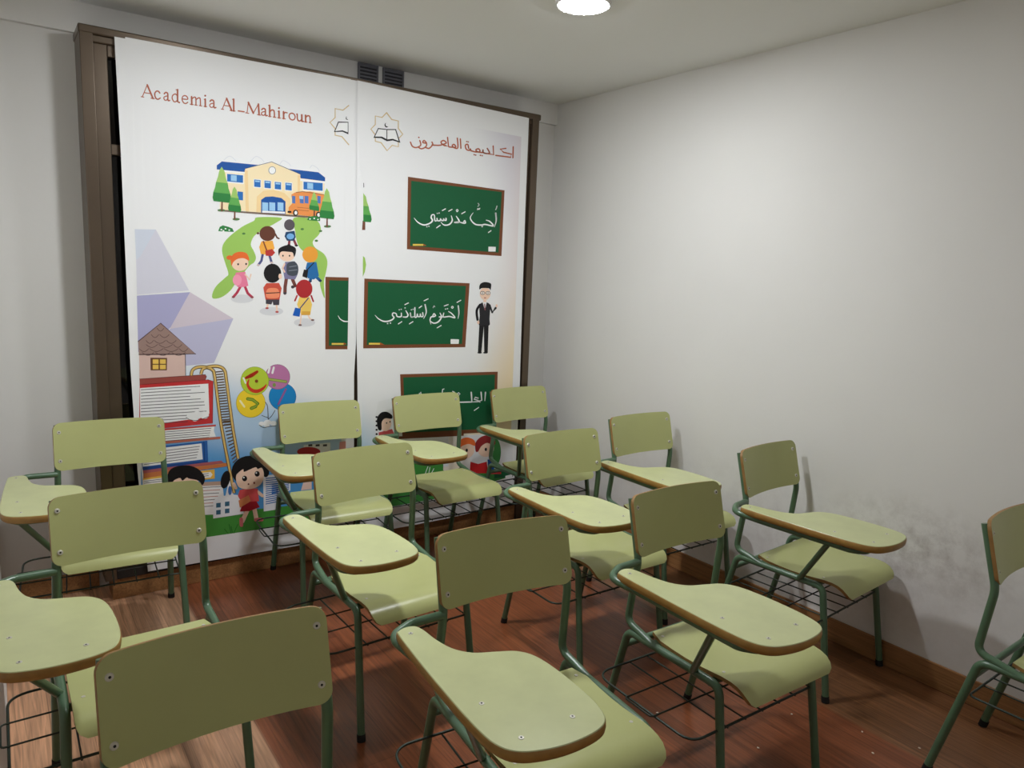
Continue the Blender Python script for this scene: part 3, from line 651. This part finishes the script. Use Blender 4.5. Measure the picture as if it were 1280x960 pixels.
# house, books, ladder
LP.poly(kC((60, 328), (458, 328), (462, 512), (64, 540)), ink((224, 192, 182)), 3); LP.line(kC((458, 328), (461, 512)), .8, dkline, 4); LP.line(kC((60, 332), (458, 330)), .8, dkline, 4)
LP.poly(kC((246, 62), (546, 325), (58, 330), (52, 218)), ink((160, 132, 124)), 4); LP.line(kC((52, 218), (246, 62), (546, 325), (60, 330)), 1.1, ink((84, 60, 62)), 6)
for ri, (y, xs_) in enumerate([(110, [(215, 275)]), (165, [(165, 230), (238, 320)]), (215, [(120, 185), (190, 290), (295, 380)]), (250, [(120, 220), (230, 350), (355, 430)]), (285, [(60, 145), (150, 270), (275, 400), (405, 480)]), (318, [(85, 190), (200, 330), (340, 460)])]):
    for a, b in xs_: LP.line(kC(*[(a+(b-a)*t/8, y+26*math.sin(PI*t/8)-6) for t in range(9)]), .7, ink((98, 72, 70)), 5, cap=False)
LP.poly(kC((158, 358), (302, 360), (300, 466), (160, 466)), ink((110, 72, 50)), 4)
for x, y in ((178, 372), (240, 372), (178, 418), (240, 418)): LP.poly(kC((x, y), (x+50, y), (x+50, y+38), (x, y+38)), ink((240, 200, 96)), 5)
LP.poly(kC((64, 540), (630, 503), (640, 520), (630, 548), (66, 590)), ink((160, 78, 70)), 4); LP.line(kC((64, 540), (630, 503), (640, 520), (630, 548), (66, 590)), .6, ink((100, 44, 44)), 5)
LP.poly(kC((66, 588), (650, 546), (697, 560), (692, 920), (60, 985)), ink((204, 56, 58)), 5); LP.poly(kC((68, 618), (655, 580), (664, 835), (640, 868), (70, 945)), ink((246, 246, 246)), 6); LP.line(kC((650, 546), (697, 560), (692, 920)), .6, ink((120, 36, 40)), 6)
for j in range(12):
    y = 632+27*j; xe = [585, 505, 625, 500, 590, 620, 625, 575, 640, 500, 470, 480][j]; LP.line(kC((76, y), (xe, y-32*(xe-76)/560)), .75, dkline, 7, cap=False)
for c, r in (((500, 865), 34), ((560, 850), 42), ((620, 850), 40), ((540, 880), 30)): LP.ell(c, r, r*.8, white, 8, k=kC)
LP.line(kC((465, 870), (500, 890), (560, 895), (600, 885), (660, 862)), .7, dkline, 9, True)
def dpoly(P, m, lv): LP.poly(kD(*P), m, lv)
dpoly([(20, 110), (600, 65), (600, 78), (20, 125)], ink((196, 76, 70)), 7.4); dpoly([(20, 122), (590, 76), (585, 110), (600, 155), (20, 215)], ink((246, 246, 244)), 7); dpoly([(20, 208), (635, 155), (635, 172), (20, 226)], ink((190, 110, 90)), 7.4); dpoly([(10, 60), (570, 35), (575, 56), (10, 100)], ink((204, 56, 58)), 5.6)
for j in range(5): LP.line(kD((40, 135+17*j), (565-j*4, 93+17*j)), .7, dkline, 8, cap=False)
dpoly([(30, 245), (536, 186), (542, 336), (50, 402)], ink((44, 98, 170)), 7.2); dpoly([(40, 258), (492, 206), (502, 326), (50, 380)], ink((246, 246, 246)), 8); LP.line(kD((510, 195), (515, 340)), .8, ink((24, 60, 110)), 8.2)
for j in range(5): LP.line(kD((60, 280+21*j), (480-j*6, 228+21*j)), .7, dkline, 8.6, cap=False)
dpoly([(52, 384), (540, 335), (540, 350), (52, 410)], ink((36, 74, 140)), 8.4); dpoly([(52, 408), (640, 335), (660, 352), (56, 430)], ink((176, 96, 100)), 8.6); dpoly([(56, 428), (680, 352), (685, 378), (56, 468)], ink((206, 124, 74)), 8.4)
dpoly([(52, 466), (590, 400), (592, 470), (54, 525)], ink((240, 190, 80)), 8); dpoly([(54, 480), (560, 420), (575, 440), (560, 462), (54, 515)], ink((246, 244, 240)), 9)
for j in range(2): LP.line(kD((58, 490+14*j), (545, 432+16*j)), .7, dkline, 9.6, cap=False)
dpoly([(54, 520), (640, 490), (640, 520), (56, 545)], ink((190, 160, 140)), 8); dpoly([(54, 540), (650, 515), (660, 600), (580, 740), (56, 760)], ink((240, 238, 236)), 7)
for j in range(7): LP.line(kD((60, 560+26*j), (640-j*8, 530+24*j)), .7, [dkline, terra][j % 2], 8, cap=False)
lad = ink((224, 188, 112)); ladk = ink((96, 72, 48))
def rail(P, w):
    LP.line(P, w, ladk, 9.6, True, cap=False); LP.line(P, w*.6, lad, 10.2, True, cap=False)
pathA = kC((508, 510), (522, 462), (570, 438), (640, 440), (690, 462), (712, 530), (770, 960))+kD((738, 580))
pathB = kC((592, 500), (612, 452), (680, 432), (750, 434), (795, 468), (812, 560), (866, 960))+kD((768, 320))
for j in range(22):
    t = j/21; x0_ = 715+62*t; y0_ = 480+480*t
    if t < .98: LP.line(kC((x0_+5, y0_), (x0_+65+8*t, y0_-6)), 1.3, ladk, 9, cap=False)
for j in range(13): LP.line(kD((655+j*6, 40+26*j), (722+j*4, 36+23*j)), 1.3, ladk, 9, cap=False)
rail(pathB, 4.2); rail(pathA, 4.2)
# balloons
bal = [((610, 490), 160, (30, 134, 200)), ((550, 252), 146, (190, 120, 168)), ((228, 565), 172, (246, 212, 52)), ((276, 300), 166, (186, 208, 62))]
LP.line(kE((360, 480), (400, 550), (430, 610), (438, 760)), .9, dkline, 4, True); LP.line(kE((520, 655), (480, 720), (440, 760)), .8, dkline, 4, True); LP.line(kE((360, 715), (440, 745)), .7, dkline, 4)
for i, (c, r, rgb) in enumerate(bal):
    LP.ell(c, r+5, r+5, ink(tuple(int(v*.75) for v in rgb)), 4.4+i*1.2, k=kE, n=32); LP.ell(c, r, r, ink(rgb), 5+i*1.2, k=kE, n=32)
LP.line(kE((560, 580), (650, 400)), 2.4, ink((150, 90, 150)), 5.8); LP.line(kE((440, 280), (650, 310)), 3.6, ink((110, 130, 60)), 6.8); LP.line(kE((440, 280), (650, 310)), 2.2, ink((170, 180, 90)), 7); LP.ell((510, 350), 20, 24, ink((130, 150, 80)), 7, k=kE)
for a, b in (((455, 140), (440, 200)), ((505, 140), (488, 205))): LP.line(kE(a, b), 2.6, white, 7)
LP.line(kE((190, 515), (250, 525), (312, 572), (285, 610), (235, 630)), 4, ink((80, 120, 40)), 8.4); LP.line(kE((190, 515), (250, 525), (312, 572), (285, 610), (235, 630)), 2.2, ink((150, 176, 60)), 8.8)
LP.line(kE((170, 265), (235, 235), (305, 190)), [3, 5, 3.4], ink((206, 56, 34)), 9.8, True); LP.line(kE((205, 285), (190, 345), (230, 405), (300, 425), (370, 395), (415, 345)), [1.5, 3, 4.2, 4.6, 3.6, 1], ink((206, 56, 34)), 9.8, True); LP.ell((297, 303), 20, 20, ink((130, 74, 30)), 9.8, k=kE)
LP.line(kE((140, 265), (165, 325)), 2, white, 9.6); LP.line(kE((100, 540), (150, 610)), 2.4, ink((252, 240, 190)), 8.2)
for c, r in (((360, 815), 38), ((430, 800), 46), ((500, 810), 42), ((420, 835), 34)): LP.ell(c, r, r*.7, white, 6, k=kE)
LP.line(kE((330, 830), (380, 860), (440, 850), (530, 840)), .7, dkline, 7, True)
# small white buildings
dpoly([(580, 770), (580, 640), (605, 612), (672, 598), (690, 520), (706, 480), (722, 520), (732, 590), (800, 600), (810, 735)], ink((240, 240, 242)), 9.2); LP.ell((706, 560), 14, 34, ink((70, 120, 190)), 10, k=kD)
for x, y in ((602, 655), (668, 645), (602, 708), (668, 698)): dpoly([(x, y), (x+34, y-4), (x+34, y+30), (x, y+34)], ink((60, 104, 130)), 10)
dpoly([(955, 450), (1085, 435), (1085, 700), (960, 718)], ink((238, 238, 242)), 3)
for j in range(13): LP.line(kD((975, 470+16*j), (1070, 462+15*j)), 1.2, ink((60, 110, 180)), 4, cap=False)
LP.poly(kP((0, 380), (140, 372), (140, 440), (0, 470)), ink((238, 238, 242)), 3)
for j in range(5): LP.line(kP((0, 395+17*j), (130, 380+12*j)), 1.2, ink((60, 110, 180)), 4, cap=False)
LP.poly(kP((240, 100), (440, 80), (440, 150), (240, 160)), ink((240, 240, 240)), 3)
for x in (275, 330, 385): LP.poly(kP((x, 95), (x+30, 92), (x+30, 108), (x, 110)), dkline, 4)
LP.ell((278, 150), 88, 36, hairR, 5, k=kP); LP.poly(kP((510, 75), (555, 70), (555, 130), (505, 135)), ink((232, 160, 150)), 3); LP.poly(kP((240, 370), (300, 360), (300, 430), (220, 440)), ink((244, 210, 196)), 3)
# boy peeking (hair only above the chair) and girl with ponytails
dpoly([(270, 500), (300, 465), (420, 460), (470, 490), (470, 640), (270, 640)], skin, 10.4)
LP.poly(kD(*sm([(236, 500), (235, 450), (260, 400), (320, 375), (400, 372), (470, 400), (515, 455), (512, 500), (495, 518), (470, 485), (400, 470), (380, 462), (350, 485), (330, 465), (290, 480), (270, 502)])), black, 11)
legs(kD, [[(840, 700), (800, 790)], [(890, 700), (905, 775)]], 5.4, skin, 10.2); LP.line(kD((790, 775), (792, 820)), 4.6, ink((220, 120, 120)), 10.6); LP.line(kD((900, 780), (945, 778)), 4.6, ink((220, 120, 120)), 10.6)
LP.poly(kD((800, 650), (905, 640), (930, 685), (850, 715), (780, 718)), ink((168, 32, 44)), 11.2); LP.poly(kD((780, 555), (850, 545), (915, 545), (925, 640), (800, 660), (765, 600)), ink((214, 84, 84)), 11); LP.poly(kD((770, 635), (845, 595), (862, 640), (780, 690)), ink((222, 140, 90)), 11.8); LP.line(kD((915, 570), (950, 600)), 4, skin, 11); LP.line(kD((750, 540), (735, 510)), 4, skin, 10.8)
LP.ell((672, 478), 34, 68, black, 10.4, .25, k=kD); LP.ell((975, 420), 26, 40, black, 10.4, k=kD); LP.ell((845, 410), 128, 110, black, 11.4, -.2, k=kD)
LP.poly(kD(*sm([(755, 500), (752, 450), (770, 425), (805, 400), (812, 420), (860, 400), (900, 385), (915, 398), (945, 390), (960, 430), (955, 480), (930, 520), (880, 545), (820, 550), (775, 535)])), skin, 12)
for c in ((816, 470), (910, 435)): LP.ell(c, 19, 21, black, 12.6, k=kD, n=14); LP.ell((c[0]-6, c[1]-7), 6, 6, white, 13.2, k=kD, n=8)
LP.ell((845, 512), 7, 7, ink((120, 50, 44)), 12.6, k=kD, n=8); LP.ell((888, 503), 7, 9, ink((150, 60, 54)), 12.6, k=kD, n=8)

# ============================ right poster
RP.poly([(453.5, 178), (452, 640), (553, 622), (637, 596), (652, 171), (560, 153)], M_bgr, .2)
RP.line(kF(*(STAR16+STAR16[:1])), 1.35, gold, 2)
RP.poly(kF((316, 268), (345, 205), (400, 212), (460, 212), (488, 300), (440, 285), (402, 290), (365, 270)), black, 3); RP.poly(kF((326, 260), (348, 212), (399, 217), (399, 275), (370, 260)), white, 3.5); RP.poly(kF((404, 218), (455, 218), (477, 288), (440, 274), (404, 278)), white, 3.5)
RP.line(kF((395, 172), (390, 186), (398, 198), (410, 196)), [.3, 1.4, 1.6, .3], black, 3, True)
# Arabic title
def ar(k, P, w, lv=2, m=terra, curve=True): RP.line(k(*P), w, m, lv, curve)
tw = 1.7
ar(kF, [(1212, 325), (1210, 395)], tw, curve=False)
ar(kF, [(1165, 335), (1130, 340), (1150, 360), (1200, 372), (1195, 392), (1100, 380)], tw, curve=False)
ar(kF, [(1083, 320), (1086, 375), (1040, 368)], tw, curve=False)
ar(kF, [(1045, 335), (1060, 365), (1035, 368)], tw)
ar(kF, [(1040, 368), (1020, 362), (1018, 345)], tw); ar(kF, [(1018, 362), (985, 358), (972, 345), (990, 338), (998, 355), (970, 358), (940, 350)], tw)
ar(kF, [(940, 350), (935, 338), (930, 348), (910, 340), (905, 315), (920, 310), (925, 335)], tw)
ar(kF, [(1000, 380), (1003, 380)], 1.6); ar(kF, [(1012, 382), (1014, 382)], 1.6); ar(kF, [(960, 375), (962, 376)], 1.6); ar(kF, [(970, 378), (972, 378)], 1.6); ar(kF, [(912, 292), (914, 292)], 1.6); ar(kF, [(922, 294), (924, 294)], 1.6)
ar(kF, [(872, 275), (876, 335)], tw, curve=False); ar(kF, [(853, 270), (856, 330), (835, 332), (820, 318), (832, 310), (842, 328), (800, 326)], tw)
ar(kF, [(790, 265), (796, 322), (770, 318)], tw, curve=False); ar(kF, [(780, 318), (760, 312), (748, 295), (765, 285), (782, 300), (760, 310), (735, 316), (690, 314)], tw)
ar(kF, [(690, 295), (694, 312), (672, 335), (650, 330)], tw); ar(kF, [(655, 300), (640, 285), (632, 298), (655, 305), (650, 325), (625, 338), (605, 330)], tw); ar(kF, [(612, 285), (618, 315), (590, 330), (565, 322), (552, 295)], tw); ar(kF, [(605, 265), (607, 266)], 1.8)
tree(RP, crop(240, 180, 4), 858, 245, 388, 40, 3, 4, 430, half=True)
RP.line(kO((454.5, 229), (454.7, 234)), .8, dkline, 3); RP.poly(kO((453.6, 320), (456, 322), (457.6, 331), (456, 340), (453.4, 346)), green, 3)
def chalkboard(P, Q, k, lv):
    RP.poly(k(*P), brown, lv); RP.poly(k(*Q), board, lv+.6)
def chalk(k, a, b, er):
    RP.line(k(a, b), 2.2, chalkY, 6.4, cap=False); RP.poly(k((b[0], b[1]-12), (b[0]+38, b[1]+8), (b[0], b[1]+10)), ink((176, 90, 40)), 6.4)
    x, y, w, h = er; RP.poly(k(*sm([(x, y+4), (x+6, y), (x+w-6, y+2), (x+w, y+8), (x+w-2, y+h-4), (x+w-8, y+h), (x+6, y+h), (x, y+h-6)])), white, 6.4)
chalkboard([(85, 52), (1142, 200), (1108, 917), (74, 842)], [(120, 96), (1112, 218), (1076, 880), (108, 806)], kG, 4); chalk(kG, (138, 795), (250, 795), (965, 815, 80, 52))
chalkboard([(70, 55), (957, 95), (920, 633), (60, 643)], [(100, 82), (926, 118), (892, 606), (90, 614)], kH, 4); chalk(kH, (108, 604), (200, 604), (796, 565, 70, 40))
chalkboard([(187, 60), (760, 45), (750, 398), (200, 425)], [(205, 78), (744, 62), (735, 378), (217, 402)], kI, 4)
def w_(k, P, w, curve=True): RP.line(k(*P), w, white, 6.4, curve)
G1 = [([(1045, 450), (1050, 530), (1030, 600)], [2, 1.7, .6]), ([(1045, 410), (1052, 395), (1058, 372)], 1.3), ([(940, 525), (980, 540), (1018, 588), (930, 572), (890, 578), (825, 572), (778, 530), (768, 490), (800, 442)], [1, 1.6, 1.8, 1.7, 1.8, 1.8, 1.6, 1.2, .4]), ([(895, 595), (897, 595)], 2), ([(965, 660), (993, 640)], 1.3), ([(845, 412), (850, 398), (862, 408), (870, 395)], 1.1), ([(850, 375), (862, 360), (852, 342)], 1.1),
      ([(690, 550), (705, 530), (712, 555), (690, 558), (640, 545), (595, 550)], [1.4, 1.5, 1.8, 1.6, 1.4, 1.8]), ([(612, 482), (640, 525), (640, 548), (598, 552)], [1, 1.8, 1.8, 1.4]), ([(558, 478), (568, 530), (535, 572), (480, 578), (442, 545)], [1, 1.8, 1.8, 1.5, .5]),
      ([(500, 505), (500, 528), (478, 522), (475, 508), (470, 530), (448, 525), (440, 510), (435, 530), (408, 530), (402, 505)], 1.6), ([(402, 530), (378, 530), (372, 470), (345, 470), (338, 500), (352, 528), (325, 558), (260, 578), (195, 550), (150, 500)], [1.5, 1.5, 1.4, 1.5, 1.7, 1.8, 1.8, 1.8, 1.4, .5]),
      ([(290, 597), (292, 597)], 1.6), ([(313, 592), (315, 592)], 1.6), ([(398, 608), (436, 582)], 1.3), ([(460, 420), (495, 402)], 1.2), ([(530, 428), (566, 408)], 1.2), ([(672, 455), (710, 434)], 1.2), ([(404, 452), (406, 452)], 1.6), ([(424, 448), (426, 448)], 1.6), ([(612, 420), (622, 408), (632, 420), (622, 434), (612, 420)], 1.0)]
for P, w in G1: w_(kG, P, w, len(P) > 2)
H1 = [([(860, 285), (866, 345), (858, 392)], [1.8, 1.6, .6]), ([(850, 256), (882, 238)], 1.2), ([(802, 297), (810, 288), (818, 297), (810, 306), (802, 297)], 1.0), ([(778, 332), (805, 350), (832, 385), (785, 374), (735, 378), (738, 345)], [1, 1.4, 1.7, 1.6, 1.6, 1.2]), ([(735, 378), (700, 378)], 1.6), ([(752, 312), (754, 312)], 1.5), ([(768, 309), (770, 309)], 1.5), ([(742, 286), (775, 274)], 1.2),
      ([(706, 345), (718, 380), (690, 420), (650, 430), (618, 405)], [1, 1.7, 1.8, 1.6, .5]), ([(645, 368), (655, 350), (668, 368), (650, 376), (632, 378), (622, 405), (630, 440)], [1.2, 1.4, 1.6, 1.6, 1.5, 1.4, .6]), ([(648, 300), (655, 285), (662, 292)], 1.1), ([(682, 470), (716, 450)], 1.2),
      ([(580, 275), (590, 340), (568, 392)], [1.8, 1.6, .6]), ([(572, 242), (606, 226)], 1.2), ([(560, 342), (562, 372), (545, 374), (540, 352), (536, 374), (520, 374), (515, 352), (510, 376), (495, 376), (494, 300)], 1.5), ([(530, 302), (552, 286)], 1.2), ([(486, 376), (462, 378), (456, 345)], 1.6), ([(464, 318), (466, 318)], 1.4), ([(478, 314), (480, 314)], 1.4), ([(448, 436), (478, 418)], 1.2),
      ([(418, 325), (436, 360), (425, 378), (394, 378)], [1, 1.7, 1.7, 1.2]), ([(411, 302), (413, 302)], 1.5), ([(410, 275), (440, 260)], 1.2), ([(380, 345), (378, 375), (345, 374), (336, 350), (310, 345), (306, 365), (318, 385), (290, 408), (238, 416), (190, 395), (158, 362)], [1.2, 1.6, 1.6, 1.3, 1.3, 1.6, 1.7, 1.8, 1.6, 1.2, .4]), ([(362, 318), (364, 318)], 1.4), ([(378, 314), (380, 314)], 1.4), ([(355, 437), (384, 418)], 1.2), ([(264, 434), (266, 434)], 1.6), ([(288, 430), (290, 430)], 1.6)]
for P, w in H1: w_(kH, P, w, len(P) > 2)
I1 = [([(688, 166), (684, 215)], [1.8, 1.0]), ([(662, 166), (666, 212), (640, 220)], [1.8, 1.6, 1.4]), ([(645, 200), (628, 195), (622, 206), (645, 214), (655, 222)], 1.5), ([(650, 220), (608, 222), (604, 166)], [1.5, 1.6, 1.8]), ([(608, 222), (520, 224), (440, 226)], 1.6), ([(522, 175), (530, 167), (538, 175), (530, 183), (522, 175)], 1.0), ([(622, 272), (648, 254)], 1.2), ([(296, 190), (300, 172), (308, 165), (310, 185)], 1.2), ([(434, 165), (436, 148), (444, 146)], 1.2), ([(495, 160), (505, 165)], 1.2)]
for P, w in I1: w_(kI, P, w, False)
# printed teacher
suit = ink((40, 40, 44))
RP.poly(kN((98, 440), (178, 440), (170, 690), (140, 690), (136, 465), (115, 690), (85, 690)), black, 4)
for c in ((100, 692), (150, 692)): RP.ell(c, 20, 7, black, 4.4, k=kN)
RP.poly(kN(*sm([(120, 262), (165, 262), (190, 290), (185, 400), (185, 455), (140, 455), (94, 455), (100, 380), (98, 300)])), suit, 5); RP.line(kN((105, 280), (75, 330), (82, 410)), 3, suit, 5, True); RP.line(kN((185, 285), (208, 345), (238, 308)), 2.8, suit, 5)
RP.ell((88, 432), 10, 16, skin, 5.4, k=kN); RP.ell((246, 290), 9, 14, skin, 5.4, k=kN); RP.poly(kN((125, 258), (160, 258), (146, 330)), white, 6); RP.line(kN((143, 275), (146, 325)), 1.3, ink((150, 90, 96)), 6.6)
RP.poly(kN((132, 235), (158, 235), (158, 268), (132, 268)), skin, 5.6); RP.ell((147, 185), 46, 55, skin, 6.2, k=kN); RP.poly(kN(*sm([(98, 150), (98, 118), (115, 95), (150, 86), (195, 98), (198, 130), (192, 158), (180, 140), (120, 138)])), black, 7)
for c in ((125, 180), (172, 180)): RP.ell(c, 21, 16, dkline, 7, k=kN); RP.ell(c, 17, 12, ink((246, 230, 222)), 7.4, k=kN); RP.ell(c, 4, 5, black, 8, k=kN, n=8)
RP.ell((146, 222), 9, 4, ink((170, 70, 70)), 7, k=kN)
# children and meadow along the bottom
RP.poly(kO((449, 612), (480, 604), (519, 576), (560, 590), (600, 588), (641, 583), (637, 596), (553, 622), (490, 633), (452, 640)), ink((66, 140, 66)), 2)
RP.poly(kI((275, 565), (440, 560), (440, 650), (275, 660)), ink((70, 150, 64)), 2.4); RP.line(kI((335, 640), (350, 600)), .9, white, 3); RP.line(kI((355, 640), (362, 605)), .9, white, 3); RP.line(kI((370, 640), (385, 612)), .9, white, 3)
RP.poly(kI((42, 300), (60, 220), (140, 200), (140, 470), (45, 480)), ink((238, 238, 238)), 3)
for j in range(5): RP.ell((50, 310+25*j), 7, 6, black, 4, k=kI, n=8)
RP.poly(kI((62, 400), (140, 380), (160, 425), (62, 440)), ink((200, 84, 84)), 5); RP.ell((100, 345), 36, 48, skin, 5.4, k=kI); RP.poly(kI(*sm([(58, 380), (52, 320), (75, 285), (110, 280), (140, 300), (138, 320), (100, 318), (80, 340), (78, 385)])), black, 6)
for c in ((108, 345), (128, 338)): RP.ell(c, 4, 5, black, 6.6, k=kI, n=8)
RP.poly(kI((150, 425), (560, 400), (560, 420), (150, 440)), brown, 4.4); RP.poly(kI((330, 430), (470, 420), (470, 600), (330, 600)), ink((232, 234, 236)), 2.2)
RP.poly(kI((535, 420), (850, 400), (845, 640), (535, 640)), ink((236, 236, 238)), 1.6)
RP.ell((745, 515), 34, 80, ink((60, 130, 66)), 3, k=kI); RP.ell((575, 500), 48, 52, skin, 4, k=kI); RP.poly(kI(*sm([(535, 490), (540, 445), (580, 430), (620, 445), (630, 480), (590, 468), (555, 478)])), hairO, 4.6); RP.ell((578, 505), 7, 10, black, 5, k=kI, n=10)
RP.ell((688, 490), 50, 54, skin, 4, k=kI); RP.poly(kI(*sm([(630, 510), (630, 460), (665, 425), (710, 420), (745, 450), (735, 480), (700, 462), (665, 480), (645, 512)])), ink((150, 40, 44)), 4.6); RP.ell((690, 500), 7, 10, black, 5, k=kI, n=10)
RP.poly(kI((540, 560), (600, 550), (610, 610), (540, 610)), ink((236, 230, 226)), 4); RP.poly(kI((600, 572), (645, 585), (695, 572), (705, 640), (595, 640)), ink((206, 40, 44)), 4.4); RP.poly(kI((700, 560), (735, 555), (740, 620), (705, 620)), ink((30, 90, 160)), 4); RP.poly(kI((720, 620), (780, 610), (780, 645), (720, 645)), ink((210, 60, 66)), 3.4)
RP.poly(kI((740, 640), (848, 610), (848, 660), (740, 670)), ink((30, 96, 60)), 3); RP.poly(kI((805, 655), (845, 645), (845, 668), (805, 675)), white, 4)

def wave_l(x, z):
    e = max(0, (-2.24-x))/.14; c = max(0, (x+1.46))/.1
    return .0016*math.sin(5.2*x+1.0) + .006*e*e*min(1, max(0, 2.25-z)) + .002*c*c*max(0, 1.6-z)
def wave_r(x, z):
    c = max(0, (-1.27-x))/.1
    return .0016*math.sin(4.6*x) + .0035 + .001*c*c
outL = [W2(p) for p in [(143, 45.5), (447.6, 101), (447.2, 260), (446.6, 350), (445.4, 425), (442.8, 470), (442.5, 560), (441.5, 671), (185, 714.5), (172, 590), (163, 460), (157, 330), (151, 190)]]
outR = [W2(p) for p in [(446.6, 100.5), (661.5, 147.5), (657, 260), (653, 380), (650, 480), (645.5, 570), (641, 628.5), (560, 648), (447, 669.5), (447.2, 560), (446.8, 475), (445.6, 420), (445.4, 340), (445.8, 220)]]
pl = LP.build('poster', outL, M_paper, wave_l, -.168)
tag(pl, 'left tall paper poster with Latin title, school drawing, walking children, balloons and books', 'poster', 'printed posters on the window')
pr = RP.build('poster', outR, M_paper, wave_r, -.168)
tag(pr, 'right tall paper poster with three green chalkboards, a suited teacher and Arabic title', 'poster', 'printed posters on the window')

# ------------------------------------------------------------------ crumbs on the floor
CR = [(-.62, -2.28), (-.72, -2.42), (-.58, -2.55), (-.50, -2.47), (-.80, -2.20), (-.95, -2.52), (-.88, -2.33), (-.42, -2.62), (-.70, -2.62), (-1.02, -2.02), (-2.66, -1.9), (-2.63, -1.78), (-.36, -2.2), (-.66, -2.12)]
for i, (x, y) in enumerate(CR):
    bm = bmesh.new(); bmesh.ops.create_icosphere(bm, subdivisions=1, radius=.0042)
    for v in bm.verts: v.co = Vector((v.co.x*random.uniform(.7, 1.6), v.co.y*random.uniform(.6, 1.3), v.co.z*.5))
    lo = min(v.co.z for v in bm.verts)
    for v in bm.verts: v.co.z -= lo
    o = mesh_obj('paper_crumb', bm, M_crumb); o.location = (x, y, 0); o.rotation_euler = (0, 0, random.random()*6)
    tag(o, 'tiny pale crumb of litter lying on the wooden floor', 'crumb', 'pale crumbs on the floor')
